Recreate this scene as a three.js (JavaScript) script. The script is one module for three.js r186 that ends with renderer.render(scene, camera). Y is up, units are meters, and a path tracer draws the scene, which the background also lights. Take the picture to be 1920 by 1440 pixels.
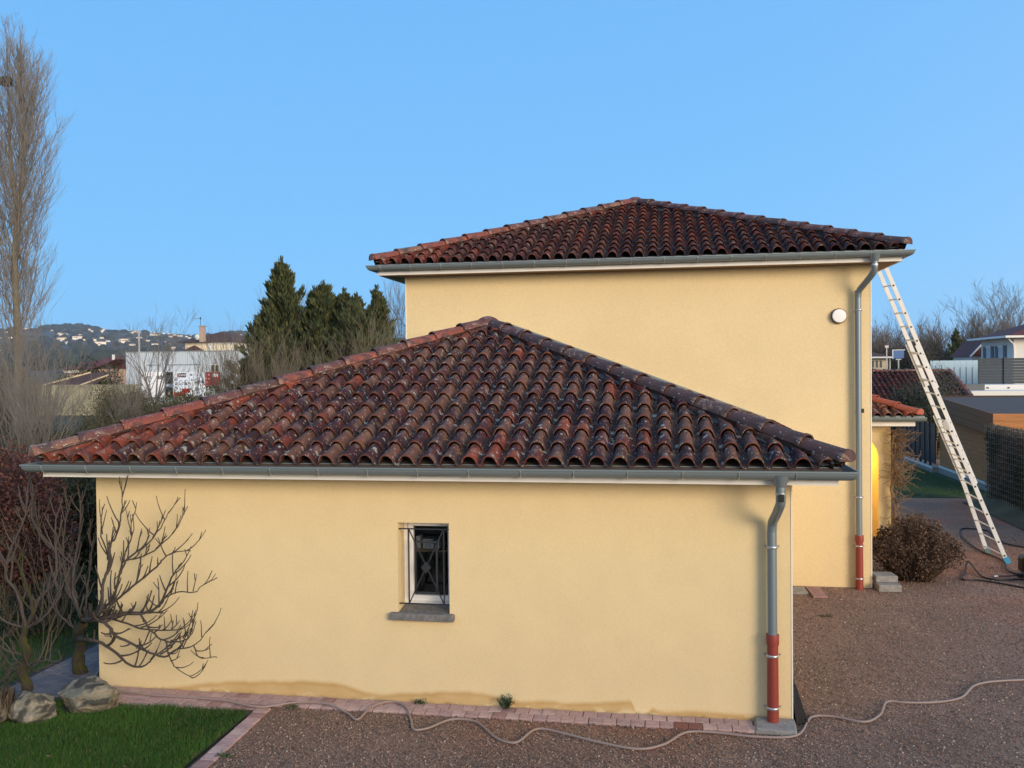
import * as THREE from 'three';
import { mergeGeometries, mergeVertices } from 'three/addons/utils/BufferGeometryUtils.js';
import { RoundedBoxGeometry } from 'three/addons/geometries/RoundedBoxGeometry.js';

// ---------------------------------------------------------------- camera, sky, sun, exposure
const scene = new THREE.Scene();
const camera = new THREE.PerspectiveCamera(45.8, 4 / 3, 0.1, 30000);
camera.position.set(-1.274, 3.718, 9.721);
camera.rotation.order = 'YXZ';
camera.rotation.set(-0.017, 0.1676, -0.0097);
scene.add(camera);

const renderer = new THREE.WebGLRenderer({ antialias: true });
renderer.toneMapping = THREE.LinearToneMapping;
renderer.toneMappingExposure = 1.5;
renderer.shadowMap.enabled = true;

const sunDir = new THREE.Vector3(0.66, 0.21, 0.72).normalize();   // low glow of the sun behind the photographer, to the right
{
  // clear sky shortly before sunrise: deep blue opposite the sun, pale and warm around it
  const w = 1024, h = 512, data = new Float32Array(w * h * 4);
  const sAz = Math.atan2(sunDir.z, sunDir.x);
  for (let j = 0; j < h; j++) for (let i = 0; i < w; i++) {
    const el = ((j + 0.5) / h - 0.5) * Math.PI, az = ((i + 0.5) / w - 0.5) * 2 * Math.PI;
    const e = Math.max(0, el), up = Math.sin(e);
    const cosA = Math.cos(az - sAz);                       // 1 towards the sun, -1 opposite
    const side = Math.pow((1 + cosA) / 2, 2.6);
    const low = Math.exp(-e / 0.22), mid = Math.exp(-e / 0.75);
    let r = 0.116 + 0.066 * low, g = 0.333 + 0.115 * low, b = 0.665 + 0.060 * low;
    r *= 1 - 0.12 * up; g *= 1 - 0.12 * up; b *= 1 - 0.10 * up;
    r += side * (0.85 * mid + 1.1 * low); g += side * (0.62 * mid + 0.65 * low); b += side * (0.26 * mid + 0.10 * low);
    if (el < 0) { r = 0.10; g = 0.09; b = 0.08; }
    const k = (j * w + i) * 4; data[k] = r; data[k + 1] = g; data[k + 2] = b; data[k + 3] = 1;
  }
  const t = new THREE.DataTexture(data, w, h, THREE.RGBAFormat, THREE.FloatType);
  t.mapping = THREE.EquirectangularReflectionMapping; t.magFilter = t.minFilter = THREE.LinearFilter; t.needsUpdate = true;
  scene.background = t; scene.environment = t;
}
const sun = new THREE.DirectionalLight(new THREE.Color(1.0, 0.80, 0.58), 2.25);
sun.position.copy(sunDir).multiplyScalar(60); sun.castShadow = true; sun.shadow.radius = 45;
Object.assign(sun.shadow.camera, { left: -40, right: 40, top: 40, bottom: -40, near: 1, far: 160 });
sun.shadow.mapSize.set(2048, 2048);
scene.add(sun, sun.target);

// ---------------------------------------------------------------- helpers
function rng(seed) { let a = seed >>> 0; return () => { a = (a + 0x6D2B79F5) >>> 0; let t = a; t = Math.imul(t ^ (t >>> 15), t | 1); t ^= t + Math.imul(t ^ (t >>> 7), t | 61); return ((t ^ (t >>> 14)) >>> 0) / 4294967296; }; }
const V = (x, y, z) => new THREE.Vector3(x, y, z);
const lerp = (a, b, t) => a + (b - a) * t, clamp = (x, a, b) => Math.min(b, Math.max(a, x));
const smooth = (a, b, x) => { const t = clamp((x - a) / (b - a), 0, 1); return t * t * (3 - 2 * t); };
function hash2(x, y, s) { let h = Math.imul(x | 0, 374761393) + Math.imul(y | 0, 668265263) + Math.imul(s | 0, 982451653); h = Math.imul(h ^ (h >>> 13), 1274126177); return ((h ^ (h >>> 16)) >>> 0) / 4294967296; }
function noise(x, y, s = 0, p = 0) {      // value noise, period p if given
  const xi = Math.floor(x), yi = Math.floor(y), fx = x - xi, fy = y - yi, u = fx * fx * (3 - 2 * fx), v = fy * fy * (3 - 2 * fy);
  const m = (q) => p ? ((q % p) + p) % p : q;
  return lerp(lerp(hash2(m(xi), m(yi), s), hash2(m(xi + 1), m(yi), s), u), lerp(hash2(m(xi), m(yi + 1), s), hash2(m(xi + 1), m(yi + 1), s), u), v);
}
function fbm(x, y, o = 4, s = 0, p = 0) { let a = 0, w = 0.5, t = 0; for (let i = 0; i < o; i++) { a += w * noise(x, y, s + i, p); t += w; x *= 2; y *= 2; p *= 2; w *= 0.5; } return a / t; }
const toS = (c) => { c = clamp(c, 0, 1); return 255 * (c <= 0.0031308 ? 12.92 * c : 1.055 * Math.pow(c, 1 / 2.4) - 0.055); };
function tex(w, h, fn, { srgb = true, repeat = null } = {}) {
  const d = new Uint8Array(w * h * 4);
  for (let j = 0; j < h; j++) for (let i = 0; i < w; i++) { const c = fn(i, j), k = (j * w + i) * 4; if (srgb) { d[k] = toS(c[0]); d[k + 1] = toS(c[1]); d[k + 2] = toS(c[2]); } else { d[k] = d[k + 1] = d[k + 2] = clamp(c, 0, 1) * 255; } d[k + 3] = 255; }
  return texData(d, w, h, srgb, repeat);
}
function texData(d, w, h, srgb, repeat) {
  const t = new THREE.DataTexture(d, w, h); t.wrapS = t.wrapT = THREE.RepeatWrapping; t.magFilter = THREE.LinearFilter; t.minFilter = THREE.LinearMipmapLinearFilter; t.generateMipmaps = true;
  if (srgb) t.colorSpace = THREE.SRGBColorSpace; if (repeat) t.repeat.set(...repeat); t.needsUpdate = true; return t;
}
const lin = (r, g, b) => new THREE.Color().setRGB(r, g, b);
const mat = (c, rough = 0.8, o = {}) => new THREE.MeshStandardMaterial({ color: Array.isArray(c) ? lin(...c) : c, roughness: rough, ...o });

const taken = new Map();
const numbered = (n) => { const k = taken.get(n) || 0; taken.set(n, k + 1); return k ? n + '_' + String(k).padStart(3, '0') : n; };
const bases = new WeakMap();
function thing(name, label, category, [x, y, z], group, kind) {
  const o = new THREE.Group(); o.name = numbered(name); o.position.set(x, y, z); scene.add(o); bases.set(o, V(x, y, z));
  o.userData = { label, category }; if (group) o.userData.group = group; if (kind) o.userData.kind = kind; return o;
}
function structure(name, geo, m, label) { const o = new THREE.Mesh(Array.isArray(geo) ? mg(geo) : geo, m); o.name = name; o.userData = { kind: 'structure' }; if (label) o.userData.label = label; scene.add(o); bases.set(o, V(0, 0, 0)); sh(o); return o; }
const sh = (o) => { o.castShadow = o.receiveShadow = true; return o; };
function norm(g) { let q = g.index ? g.toNonIndexed() : g; for (const k of Object.keys(q.attributes)) if (!['position', 'normal', 'uv', 'color'].includes(k)) q.deleteAttribute(k); return q; }
function mg(list) { list = list.map(norm); const col = list.some((g) => g.attributes.color); for (const g of list) { if (!col) g.deleteAttribute('color'); g.morphAttributes = {}; } return list.length === 1 ? list[0] : mergeGeometries(list); }
// a part: geometry is given in world coordinates and moved to the thing's own origin
function part(name, geo, m, parent, label) {
  const b = bases.get(parent) || V(0, 0, 0); const g = Array.isArray(geo) ? mg(geo) : geo.clone(); g.translate(-b.x, -b.y, -b.z);
  const o = sh(new THREE.Mesh(g, m)); o.name = name; if (label) o.userData.label = label; parent.add(o); bases.set(o, b); return o;
}
function placed(name, geo, m, parent, matrix) {           // a part sharing its geometry; matrix in world coordinates
  const b = bases.get(parent), o = sh(new THREE.Mesh(geo, m)); o.name = name; matrix.decompose(o.position, o.quaternion, o.scale); o.position.sub(b); parent.add(o); bases.set(o, b); return o;
}
function one(name, geo, m, label, category, at, group, kind) {   // a thing of one mesh, its origin at `at`
  const g = Array.isArray(geo) ? mg(geo) : geo.clone(); g.translate(-at[0], -at[1], -at[2]);
  const o = sh(new THREE.Mesh(g, m)); o.name = numbered(name); o.position.set(...at); o.userData = { label, category }; if (group) o.userData.group = group; if (kind) o.userData.kind = kind; scene.add(o); return o;
}
function copyOf(src, [x, y, z], turn = 0, scale = 1, label) {
  const c = src.clone(); c.name = numbered(src.name.replace(/_\d{3}$/, '')); c.position.set(x, y, z); c.rotation.y = turn; Array.isArray(scale) ? c.scale.set(...scale) : c.scale.setScalar(scale); c.userData = { ...src.userData }; if (label) c.userData.label = label; scene.add(c); return c;
}
// box between two corners, uv in metres
function bx(x0, x1, y0, y1, z0, z1) { const g = new THREE.BoxGeometry(x1 - x0, y1 - y0, z1 - z0); g.translate((x0 + x1) / 2, (y0 + y1) / 2, (z0 + z1) / 2); return uvBox(g); }
function uvBox(g) {
  g = g.index ? g.toNonIndexed() : g; const p = g.attributes.position, n = g.attributes.normal, uv = new Float32Array(p.count * 2);
  for (let i = 0; i < p.count; i++) { const ax = Math.abs(n.getX(i)), ay = Math.abs(n.getY(i)), az = Math.abs(n.getZ(i)); const x = p.getX(i), y = p.getY(i), z = p.getZ(i);
    if (ay >= ax && ay >= az) { uv[2 * i] = x; uv[2 * i + 1] = z; } else if (ax > az) { uv[2 * i] = z; uv[2 * i + 1] = y; } else { uv[2 * i] = x; uv[2 * i + 1] = y; } }
  g.setAttribute('uv', new THREE.BufferAttribute(uv, 2)); return g;
}
function rbx(x0, x1, y0, y1, z0, z1, r = 0.008, s = 1) { const g = new RoundedBoxGeometry(x1 - x0, y1 - y0, z1 - z0, s, r); g.translate((x0 + x1) / 2, (y0 + y1) / 2, (z0 + z1) / 2); return uvBox(g); }
function bar(a, b, w, h, up = V(0, 1, 0)) {               // rectangular bar from a to b
  const d = b.clone().sub(a), L = d.length(); d.normalize(); const x = V(0, 0, 0).crossVectors(up, d).normalize(), y = V(0, 0, 0).crossVectors(d, x);
  const g = new THREE.BoxGeometry(w, h, L); uvBox(g); g.applyMatrix4(new THREE.Matrix4().makeBasis(x, y, d).setPosition(a.clone().add(b).multiplyScalar(0.5))); return g;
}
function rod(pts, r, seg = 8, n = 0) { const c = new THREE.CatmullRomCurve3(pts, false, 'centripetal'); return new THREE.TubeGeometry(c, n || pts.length * 6, r, seg, false); }
function poly(pos, idx) { const g = new THREE.BufferGeometry(); g.setAttribute('position', new THREE.Float32BufferAttribute(pos.flat(), 3)); g.setIndex(idx); const q = g.toNonIndexed(); q.computeVertexNormals(); return uvBox(q); }

// branches: many tapered tubes collected into one geometry
class Wood {
  constructor(sides = 5) { this.s = sides; this.p = []; this.n = []; this.u = []; this.i = []; this.c = 0; }
  add(pts, rads) {
    const s = this.s; let ref = null, len = 0;
    for (let k = 0; k < pts.length; k++) {
      const d = pts[Math.min(k + 1, pts.length - 1)].clone().sub(pts[Math.max(k - 1, 0)]).normalize();
      if (!ref) ref = Math.abs(d.y) < 0.9 ? V(0, 1, 0) : V(1, 0, 0);
      const x = V(0, 0, 0).crossVectors(ref, d).normalize(), y = V(0, 0, 0).crossVectors(d, x); ref = y.clone();
      if (k) len += pts[k].distanceTo(pts[k - 1]);
      for (let j = 0; j < s; j++) { const a = j / s * Math.PI * 2, cx = Math.cos(a), cy = Math.sin(a), nx = x.x * cx + y.x * cy, ny = x.y * cx + y.y * cy, nz = x.z * cx + y.z * cy, r = rads[k]; this.p.push(pts[k].x + nx * r, pts[k].y + ny * r, pts[k].z + nz * r); this.n.push(nx, ny, nz); this.u.push(j / s, len); }
      if (k) for (let j = 0; j < s; j++) { const a = this.c + (k - 1) * s + j, b = this.c + (k - 1) * s + (j + 1) % s; this.i.push(a, b, a + s, b, b + s, a + s); }
    }
    this.c += pts.length * s;
  }
  geo() { const g = new THREE.BufferGeometry(); g.setAttribute('position', new THREE.Float32BufferAttribute(this.p, 3)); g.setAttribute('normal', new THREE.Float32BufferAttribute(this.n, 3)); g.setAttribute('uv', new THREE.Float32BufferAttribute(this.u, 2)); g.setIndex(this.i); return g; }
}
// leaves: many small bent quads with a tone each
class Leaves {
  constructor() { this.p = []; this.n = []; this.c = []; this.i = []; this.k = 0; }
  add(o, d, side, len, wid, col) {      // o base, d direction, side across
    const nrm = V(0, 0, 0).crossVectors(side, d).normalize(), m = o.clone().addScaledVector(d, len * 0.5).addScaledVector(nrm, len * 0.08), t = o.clone().addScaledVector(d, len);
    const q = [o, m.clone().addScaledVector(side, wid / 2), t, m.clone().addScaledVector(side, -wid / 2)];
    for (const v of q) { this.p.push(v.x, v.y, v.z); this.n.push(nrm.x, nrm.y, nrm.z); this.c.push(...col); }
    this.i.push(this.k, this.k + 1, this.k + 2, this.k, this.k + 2, this.k + 3); this.k += 4;
  }
  geo() { const g = new THREE.BufferGeometry(); g.setAttribute('position', new THREE.Float32BufferAttribute(this.p, 3)); g.setAttribute('normal', new THREE.Float32BufferAttribute(this.n, 3)); g.setAttribute('color', new THREE.Float32BufferAttribute(this.c, 3)); g.setIndex(this.i); return g; }
}
const rdir = (r) => { const z = r() * 2 - 1, a = r() * 6.2832, q = Math.sqrt(1 - z * z); return V(q * Math.cos(a), z, q * Math.sin(a)); };
const perp = (d, r) => V(0, 0, 0).crossVectors(d, rdir(r)).normalize();

// ---------------------------------------------------------------- materials
const wallBase = [0.785, 0.625, 0.355];
function plaster(seed, stain) {
  const w = stain ? 2048 : 512, h = stain ? 1024 : 512, px = stain ? 256 : 128;
  return tex(w, h, (i, j) => {
    const x = i / px - 8, y = j / px;
    let k = 0.95 + 0.07 * (fbm(i / 64, j / 64, 3, seed, 8) - 0.5) + 0.09 * (hash2(i >> 1, j >> 1, seed) - 0.5);
    let c = [wallBase[0] * k, wallBase[1] * k, wallBase[2] * k];
    if (stain && y < 0.8) {          // damp marks along the foot of the wall, with an outline of their own
      const f = (x + 7.9) / 7.9;
      let top = 0.05 + 0.14 * Math.pow(noise(x * 1.15, 3, 71), 1.3) + 0.05 * noise(x * 3.1, 9, 72) + 0.015 * noise(x * 14, 2, 73);
      top *= smooth(0.07, 0.22, f) * (1 - 0.55 * smooth(0.80, 0.83, f));
      top *= 1 - Math.exp(-Math.pow((x + 1.55) / 0.09, 4)); if (x > -1.5) top = Math.min(top, 0.085 + 0.03 * noise(x * 5, 4, 79));
      const e = top - y, m = smooth(-0.04, 0.035, e), edge = Math.exp(-Math.pow((e - 0.015) / 0.022, 2)) * 0.22;
      const blot = 0.75 + 0.5 * fbm(x * 6, y * 9, 3, 75), salt = smooth(0.56, 0.66, fbm(x * 7, y * 16, 3, 76)) * smooth(0.09, 0.02, y) * (top > 0.05 ? 1 : 0);
      const a = clamp(m * 0.66 * blot + edge * m, 0, 1) * (1 - 0.8 * salt);
      const d = [0.50, 0.30, 0.095]; c = c.map((v, q) => lerp(v, d[q], a));
      const dirt = smooth(0.035, 0.0, y - 0.02 * noise(x * 22, 1, 77)) * 0.6 * noise(x * 9, 5, 78); c = c.map((v, q) => lerp(v, [0.16, 0.13, 0.08][q], dirt));
    }
    return c;
  }, { repeat: stain ? [1 / 8, 1 / 4] : [1 / 4, 1 / 4] });
}
const grainBump = tex(256, 256, (i, j) => 0.55 * hash2(i, j, 5) + 0.45 * noise(i / 3, j / 3, 6), { srgb: false, repeat: [2, 2] });
const M = {
  garageWall: new THREE.MeshStandardMaterial({ map: plaster(11, true), roughness: 0.93, bumpMap: grainBump, bumpScale: 0.0015 }),
  wall: new THREE.MeshStandardMaterial({ map: plaster(21, false), roughness: 0.93, bumpMap: grainBump, bumpScale: 0.0015 }),
  zinc: mat([0.20, 0.245, 0.265], 0.42, { metalness: 0.35 }),
  zincDark: mat([0.10, 0.115, 0.125], 0.55, { metalness: 0.3 }),
  steel: mat([0.55, 0.56, 0.56], 0.35, { metalness: 0.8 }),
  white: mat([0.74, 0.73, 0.70], 0.5), pvc: mat([0.80, 0.81, 0.83], 0.28),
  bead: mat([0.82, 0.80, 0.74], 0.5),
  soffit: mat([0.30, 0.195, 0.115], 0.8), deck: mat([0.06, 0.045, 0.04], 0.95),
  redPvc: mat([0.26, 0.042, 0.028], 0.5), black: mat([0.012, 0.012, 0.014], 0.45), rubber: mat([0.018, 0.017, 0.018], 0.55),
  iron: mat([0.035, 0.038, 0.045], 0.5, { metalness: 0.3 }),
  glass: new THREE.MeshPhysicalMaterial({ color: lin(0.85, 0.88, 0.9), roughness: 0.02, transmission: 1, thickness: 0, ior: 1.5 }),
};
const speckle = (base, amp, seed, scale = 24, rep = [1, 1], size = 512) => tex(size, size, (i, j) => { const k = 1 + amp * (fbm(i / scale, j / scale, 4, seed, size / scale) - 0.5) * 2 + amp * 0.8 * (hash2(i, j, seed) - 0.5); return base.map((v) => v * k); }, { repeat: rep });
M.concrete = new THREE.MeshStandardMaterial({ map: speckle([0.26, 0.25, 0.235], 0.35, 31, 32, [2, 2]), roughness: 0.9 });
M.sill = new THREE.MeshStandardMaterial({ map: speckle([0.17, 0.165, 0.16], 0.5, 33, 32, [2, 2]), roughness: 0.85 });
M.paver = [[0.43, 0.285, 0.26], [0.38, 0.255, 0.24], [0.46, 0.32, 0.29], [0.32, 0.19, 0.17], [0.22, 0.09, 0.068]].map((c, k) => new THREE.MeshStandardMaterial({ map: speckle(c, 0.3, 41 + k, 32, [3, 3], 256), roughness: 0.92 }));
M.paverGrey = [[0.17, 0.15, 0.155], [0.14, 0.125, 0.135], [0.20, 0.17, 0.17]].map((c, k) => new THREE.MeshStandardMaterial({ map: speckle(c, 0.3, 51 + k, 32, [3, 3], 256), roughness: 0.8 }));
// ---------------------------------------------------------------- roof tiles
const PITCH = 0.2262, EXPO = 0.357, SLOPE = 0.37, COS = 1 / Math.hypot(1, SLOPE), SIN = SLOPE * COS;
// 8 x 8 cells of fired clay with soot, lichen and pale bloom; every tile takes one cell
const tileMap = (() => {
  const n = 1024, d = new Float32Array(n * n * 3), r = rng(77);
  const base = [];
  for (let k = 0; k < 64; k++) {
    const row = k >> 3, t = r();
    let c;
    if (row < 3) c = [lerp(0.15, 0.23, t), lerp(0.038, 0.06, t), lerp(0.026, 0.038, t)];
    else if (row < 6) c = [lerp(0.052, 0.095, t), lerp(0.022, 0.032, t), lerp(0.023, 0.032, t)];
    else c = [lerp(0.10, 0.16, t), lerp(0.05, 0.075, t), lerp(0.038, 0.055, t)];
    base.push(c);
  }
  for (let j = 0; j < n; j++) for (let i = 0; i < n; i++) {
    const cell = (j >> 7) * 8 + (i >> 7), cx = (i & 127) / 128, cy = (j & 127) / 128, b = base[cell], s = cell * 13 + 5;
    let k = 0.78 + 0.5 * fbm(i / 22, j / 22, 4, 3);
    const soot = smooth(0.44, 0.70, fbm(cx * 2.4 + cell * 7.1, cy * 1.8 + cell * 3.7, 3, 9)) * 0.75;
    const bloom = smooth(0.56, 0.78, fbm(cx * 2.2 + cell * 5.3, cy * 2.2 + cell * 1.9, 4, 15)) * 0.55;
    const rim = smooth(0.90, 0.97, cy + 0.05 * (noise(i / 9, j / 9, 4) - 0.5)) * (cx < 0.64 ? 0.4 : 0);    // worn clay at the lower lip
    let c = b.map((v) => v * k);
    c = c.map((v, q) => lerp(v, [0.030, 0.019, 0.024][q], soot));
    c = c.map((v, q) => lerp(v, [0.24, 0.165, 0.13][q], bloom * (0.45 + 0.55 * noise(i / 3, j / 3, 8))));
    c = c.map((v, q) => lerp(v, [0.25, 0.085, 0.045][q], rim));
    const grit = cx > 0.66 ? smooth(0.35, 0.6, fbm(i / 6, j / 9, 3, 44)) * 0.7 : 0; c = c.map((v, q) => lerp(v, [0.050, 0.042, 0.034][q], grit));   // moss and grit caught in the pans
    const o = (j * n + i) * 3; d[o] = c[0]; d[o + 1] = c[1]; d[o + 2] = c[2];
  }
  const spot = (x, y, rad, col, a) => { const R0 = Math.ceil(rad * 1.4); for (let dy = -R0; dy <= R0; dy++) for (let dx = -R0; dx <= R0; dx++) { const q = Math.hypot(dx, dy) / rad * (0.75 + 0.6 * noise((x + dx) / 2.3, (y + dy) / 2.3, 91)); if (q > 1) continue; const i = ((x + dx) % n + n) % n, j = ((y + dy) % n + n) % n, o = (j * n + i) * 3, w = a * (0.75 + 0.25 * hash2(i, j, 3)); for (let c = 0; c < 3; c++) d[o + c] = lerp(d[o + c], col[c], w); } };
  for (let k = 0; k < 3300; k++) spot(Math.floor(r() * n), Math.floor(r() * n), 1.0 + 3.2 * r() * r(), [0.42, 0.38, 0.34], 0.75);
  for (let k = 0; k < 150; k++) spot(Math.floor(r() * n), Math.floor(r() * n), 5 + 9 * r() * r(), [0.36, 0.38, 0.33], 0.8);
  for (let k = 0; k < 200; k++) spot(Math.floor(r() * n), Math.floor(r() * n), 2.5 + 8 * r() * r(), r() < 0.4 ? [0.36, 0.20, 0.03] : [0.20, 0.15, 0.06], 0.7);
  const u = new Uint8Array(n * n * 4); for (let k = 0; k < n * n; k++) { u[4 * k] = toS(d[3 * k]); u[4 * k + 1] = toS(d[3 * k + 1]); u[4 * k + 2] = toS(d[3 * k + 2]); u[4 * k + 3] = 255; }
  return texData(u, n, n, true);
})();
const tileBump = tex(512, 512, (i, j) => 0.5 * fbm(i / 10, j / 10, 3, 2, 0) + 0.5 * hash2(i, j, 8), { srgb: false, repeat: [4, 4] });
M.tile = new THREE.MeshPhysicalMaterial({ map: tileMap, roughness: 0.92, specularIntensity: 0.3, bumpMap: tileBump, bumpScale: 0.002 });
M.tileDark = new THREE.MeshPhysicalMaterial({ specularIntensity: 0.3, map: tileMap, color: lin(0.80, 0.68, 0.66), roughness: 0.92, bumpMap: tileBump, bumpScale: 0.002 });
M.tileNew = new THREE.MeshStandardMaterial({ map: tileMap, color: lin(1.75, 1.5, 1.25), roughness: 0.75 });
M.hipTile = [[0.20, 0.052, 0.034], [0.23, 0.062, 0.04], [0.12, 0.045, 0.038], [0.19, 0.09, 0.06], [0.085, 0.04, 0.034]].map((c, k) => new THREE.MeshStandardMaterial({ map: (() => {
  const n = 256, r = rng(300 + k), sp = []; for (let q = 0; q < 60; q++) sp.push([r() * n, r() * n, 1.2 + 4 * r() * r()]);
  return tex(n, n, (i, j) => { const f = fbm(i / 40, j / 60, 4, 61 + k), s = smooth(0.5, 0.62, fbm(i / 90 + 3 * k, j / 70, 3, 66 + k)); let v = c.map((a) => a * (0.7 + 0.6 * f)); v = v.map((a, q) => lerp(a, [0.045, 0.03, 0.03][q], s * 0.7)); const p = smooth(0.58, 0.75, fbm(i / 50, j / 50 + 9 * k, 4, 68)); v = v.map((a, q) => lerp(a, [0.30, 0.21, 0.16][q], p * 0.6)); for (const [x, y, a] of sp) if (Math.hypot(i - x, j - y) < a * (0.7 + 0.6 * noise(i / 2, j / 2, k))) v = [0.45, 0.42, 0.38]; return v; });
})(), roughness: 0.75, bumpMap: tileBump, bumpScale: 0.002 }));

// one pan-and-cover tile: x across, y up from the roof, z down the slope; lower end lifted over the next tile
const TL = EXPO + 0.035;
function tileGeometry(cell, clip) {
  const prof = []; const nc = 9;
  for (let k = 0; k <= nc; k++) { const t = k / nc; prof.push([t, 0.158 * (0.5 - 0.5 * Math.cos(Math.PI * t)) * 0.55 + 0.158 * t * 0.45, 0.086 * Math.pow(Math.sin(Math.PI * t), 0.8), 1]); }
  for (let k = 1; k <= 4; k++) { const t = k / 4; prof.push([1, 0.158 + 0.077 * t, -0.016 * Math.sin(Math.PI * t) + 0.002 * t, 0]); }
  const st = [[0, 0.80, 0, 0], [TL * 0.5, 0.90, 0.010, 0], [TL - 0.045, 1.0, 0.020, 0], [TL - 0.036, 1.03, 0.021, 0.004], [TL, 1.03, 0.022, 0.004]];
  const np = prof.length, pos = [], uv = [], idx = [], u0 = (cell & 7) / 8, v0 = (cell >> 3) / 8;
  const put = (k, s, dy) => { const [, x, y, c] = prof[k]; let px = c ? 0.079 + (x - 0.079) * s[1] : x, py = y * (c ? s[1] : 1) + s[2] * (c ? 1 : 0.3) + (c ? s[3] * Math.sin(Math.PI * Math.min(1, x / 0.158)) : 0) + (c ? dy : dy * 0.5), pz = s[0]; if (clip) px = clip(px, pz); pos.push(px, py, pz); uv.push(u0 + 0.125 * clamp(0.03 + 0.94 * x / 0.235, 0, 1), v0 + 0.125 * (0.02 + 0.96 * s[0] / TL)); };
  for (const s of st) for (let k = 0; k < np; k++) put(k, s, 0);
  for (let a = 0; a < st.length - 1; a++) for (let k = 0; k < np - 1; k++) { const q = a * np + k; idx.push(q, q + np, q + 1, q + 1, q + np, q + np + 1); }
  const g1 = new THREE.BufferGeometry(); g1.setAttribute('position', new THREE.Float32BufferAttribute(pos, 3)); g1.setAttribute('uv', new THREE.Float32BufferAttribute(uv, 2)); g1.setIndex(idx); g1.computeVertexNormals();
  // lip and underside
  pos.length = uv.length = 0; const id2 = []; const L = st[st.length - 1];
  for (let k = 0; k < np; k++) put(k, L, 0); for (let k = 0; k < np; k++) put(k, L, -0.014);
  for (let k = 0; k < np - 1; k++) id2.push(k, k + np, k + 1, k + 1, k + np, k + np + 1);
  const g2 = new THREE.BufferGeometry(); g2.setAttribute('position', new THREE.Float32BufferAttribute(pos, 3)); g2.setAttribute('uv', new THREE.Float32BufferAttribute(uv, 2)); g2.setIndex(id2);
  pos.length = uv.length = 0; const id3 = []; for (let k = 0; k < np; k++) put(k, L, -0.014); for (let k = 0; k < np; k++) put(k, st[1], -0.014);
  for (let k = 0; k < np - 1; k++) id3.push(k, k + np, k + 1, k + 1, k + np, k + np + 1);
  const g3 = new THREE.BufferGeometry(); g3.setAttribute('position', new THREE.Float32BufferAttribute(pos, 3)); g3.setAttribute('uv', new THREE.Float32BufferAttribute(uv, 2)); g3.setIndex(id3);
  const a = g1.toNonIndexed(), b = g2.toNonIndexed(), c = g3.toNonIndexed(); b.computeVertexNormals(); c.computeVertexNormals();
  return mergeGeometries([a, b, c]);
}
const tileSet = Array.from({ length: 64 }, (_, k) => tileGeometry(k));
// o: eave corner (vec), dx: along the eave, inn: horizontal towards the ridge, len, hips {left,right}, bmax along the slope
function tileSlope(roof, { o, dx, inn, len, left, right, bmax, m, single, seed, redLeft = 0, margin = 0.11 }) {
  const r = rng(seed), up = inn.clone().multiplyScalar(COS).add(V(0, SIN, 0)), dn = up.clone().negate(), nr = V(0, 0, 0).crossVectors(dn, dx).normalize();
  const cols = Math.round(len / PITCH), pw = len / cols, loose = []; let count = 0;
  for (let row = 0; row * EXPO < bmax - 0.12; row++) for (let k = 0; k < cols; k++) {
    const b0 = row * EXPO, bu = Math.min(b0 + TL, bmax + 0.02), a0 = k * pw;
    const lo = left ? (b0 + 0.02) * COS + margin : -1, hi = right ? len - (b0 + 0.02) * COS - margin : len + 1;
    if (a0 + 0.18 < lo || a0 + 0.04 > hi) continue;
    const t = a0 / len; const red = fbm(a0 * 0.55 + seed, b0 * 0.5, 3, 123) + redLeft * smooth(0.35, 0.0, t) + (hash2(row, k, seed) - 0.5) * 0.5;
    const cls = red > 0.56 ? 0 : red > 0.36 ? (r() < 0.22 ? 2 : 1) : (r() < 0.5 ? 2 : 1);
    const cell = cls === 0 ? Math.floor(r() * 24) : cls === 1 ? 24 + Math.floor(r() * 24) : 48 + Math.floor(r() * 16);
    const cut = (left && a0 < (bu * COS) + margin) || (right && a0 + 0.235 > len - bu * COS - margin) || b0 + TL > bmax;
    let g = tileSet[cell];
    if (cut) g = tileGeometry(cell, (x, z) => { const b = b0 + TL - z; let a = a0 + x; if (left) a = Math.max(a, b * COS + margin * 0.8); if (right) a = Math.min(a, len - b * COS - margin * 0.8); if (left && right) a = clamp(a, Math.min(b * COS, len / 2), Math.max(len - b * COS, len / 2)); return a - a0; });
    const jig = V((r() - 0.5) * 0.008, 0.004 * r(), (r() - 0.5) * 0.010);
    const p = o.clone().addScaledVector(dx, a0 + jig.x).addScaledVector(up, b0 + TL + jig.z).addScaledVector(nr, 0.012 + jig.y);
    const mtx = new THREE.Matrix4().makeBasis(dx, nr, dn).setPosition(p).multiply(new THREE.Matrix4().makeRotationY((r() - 0.5) * 0.02));
    if (single) { placed('roof_tile', g, m, roof, mtx); count++; } else loose.push(g.clone().applyMatrix4(mtx));
  }
  if (loose.length) { const s = part('roof_tiles', loose, m, roof); s.userData.kind = 'stuff'; }
  return count;
}
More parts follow.
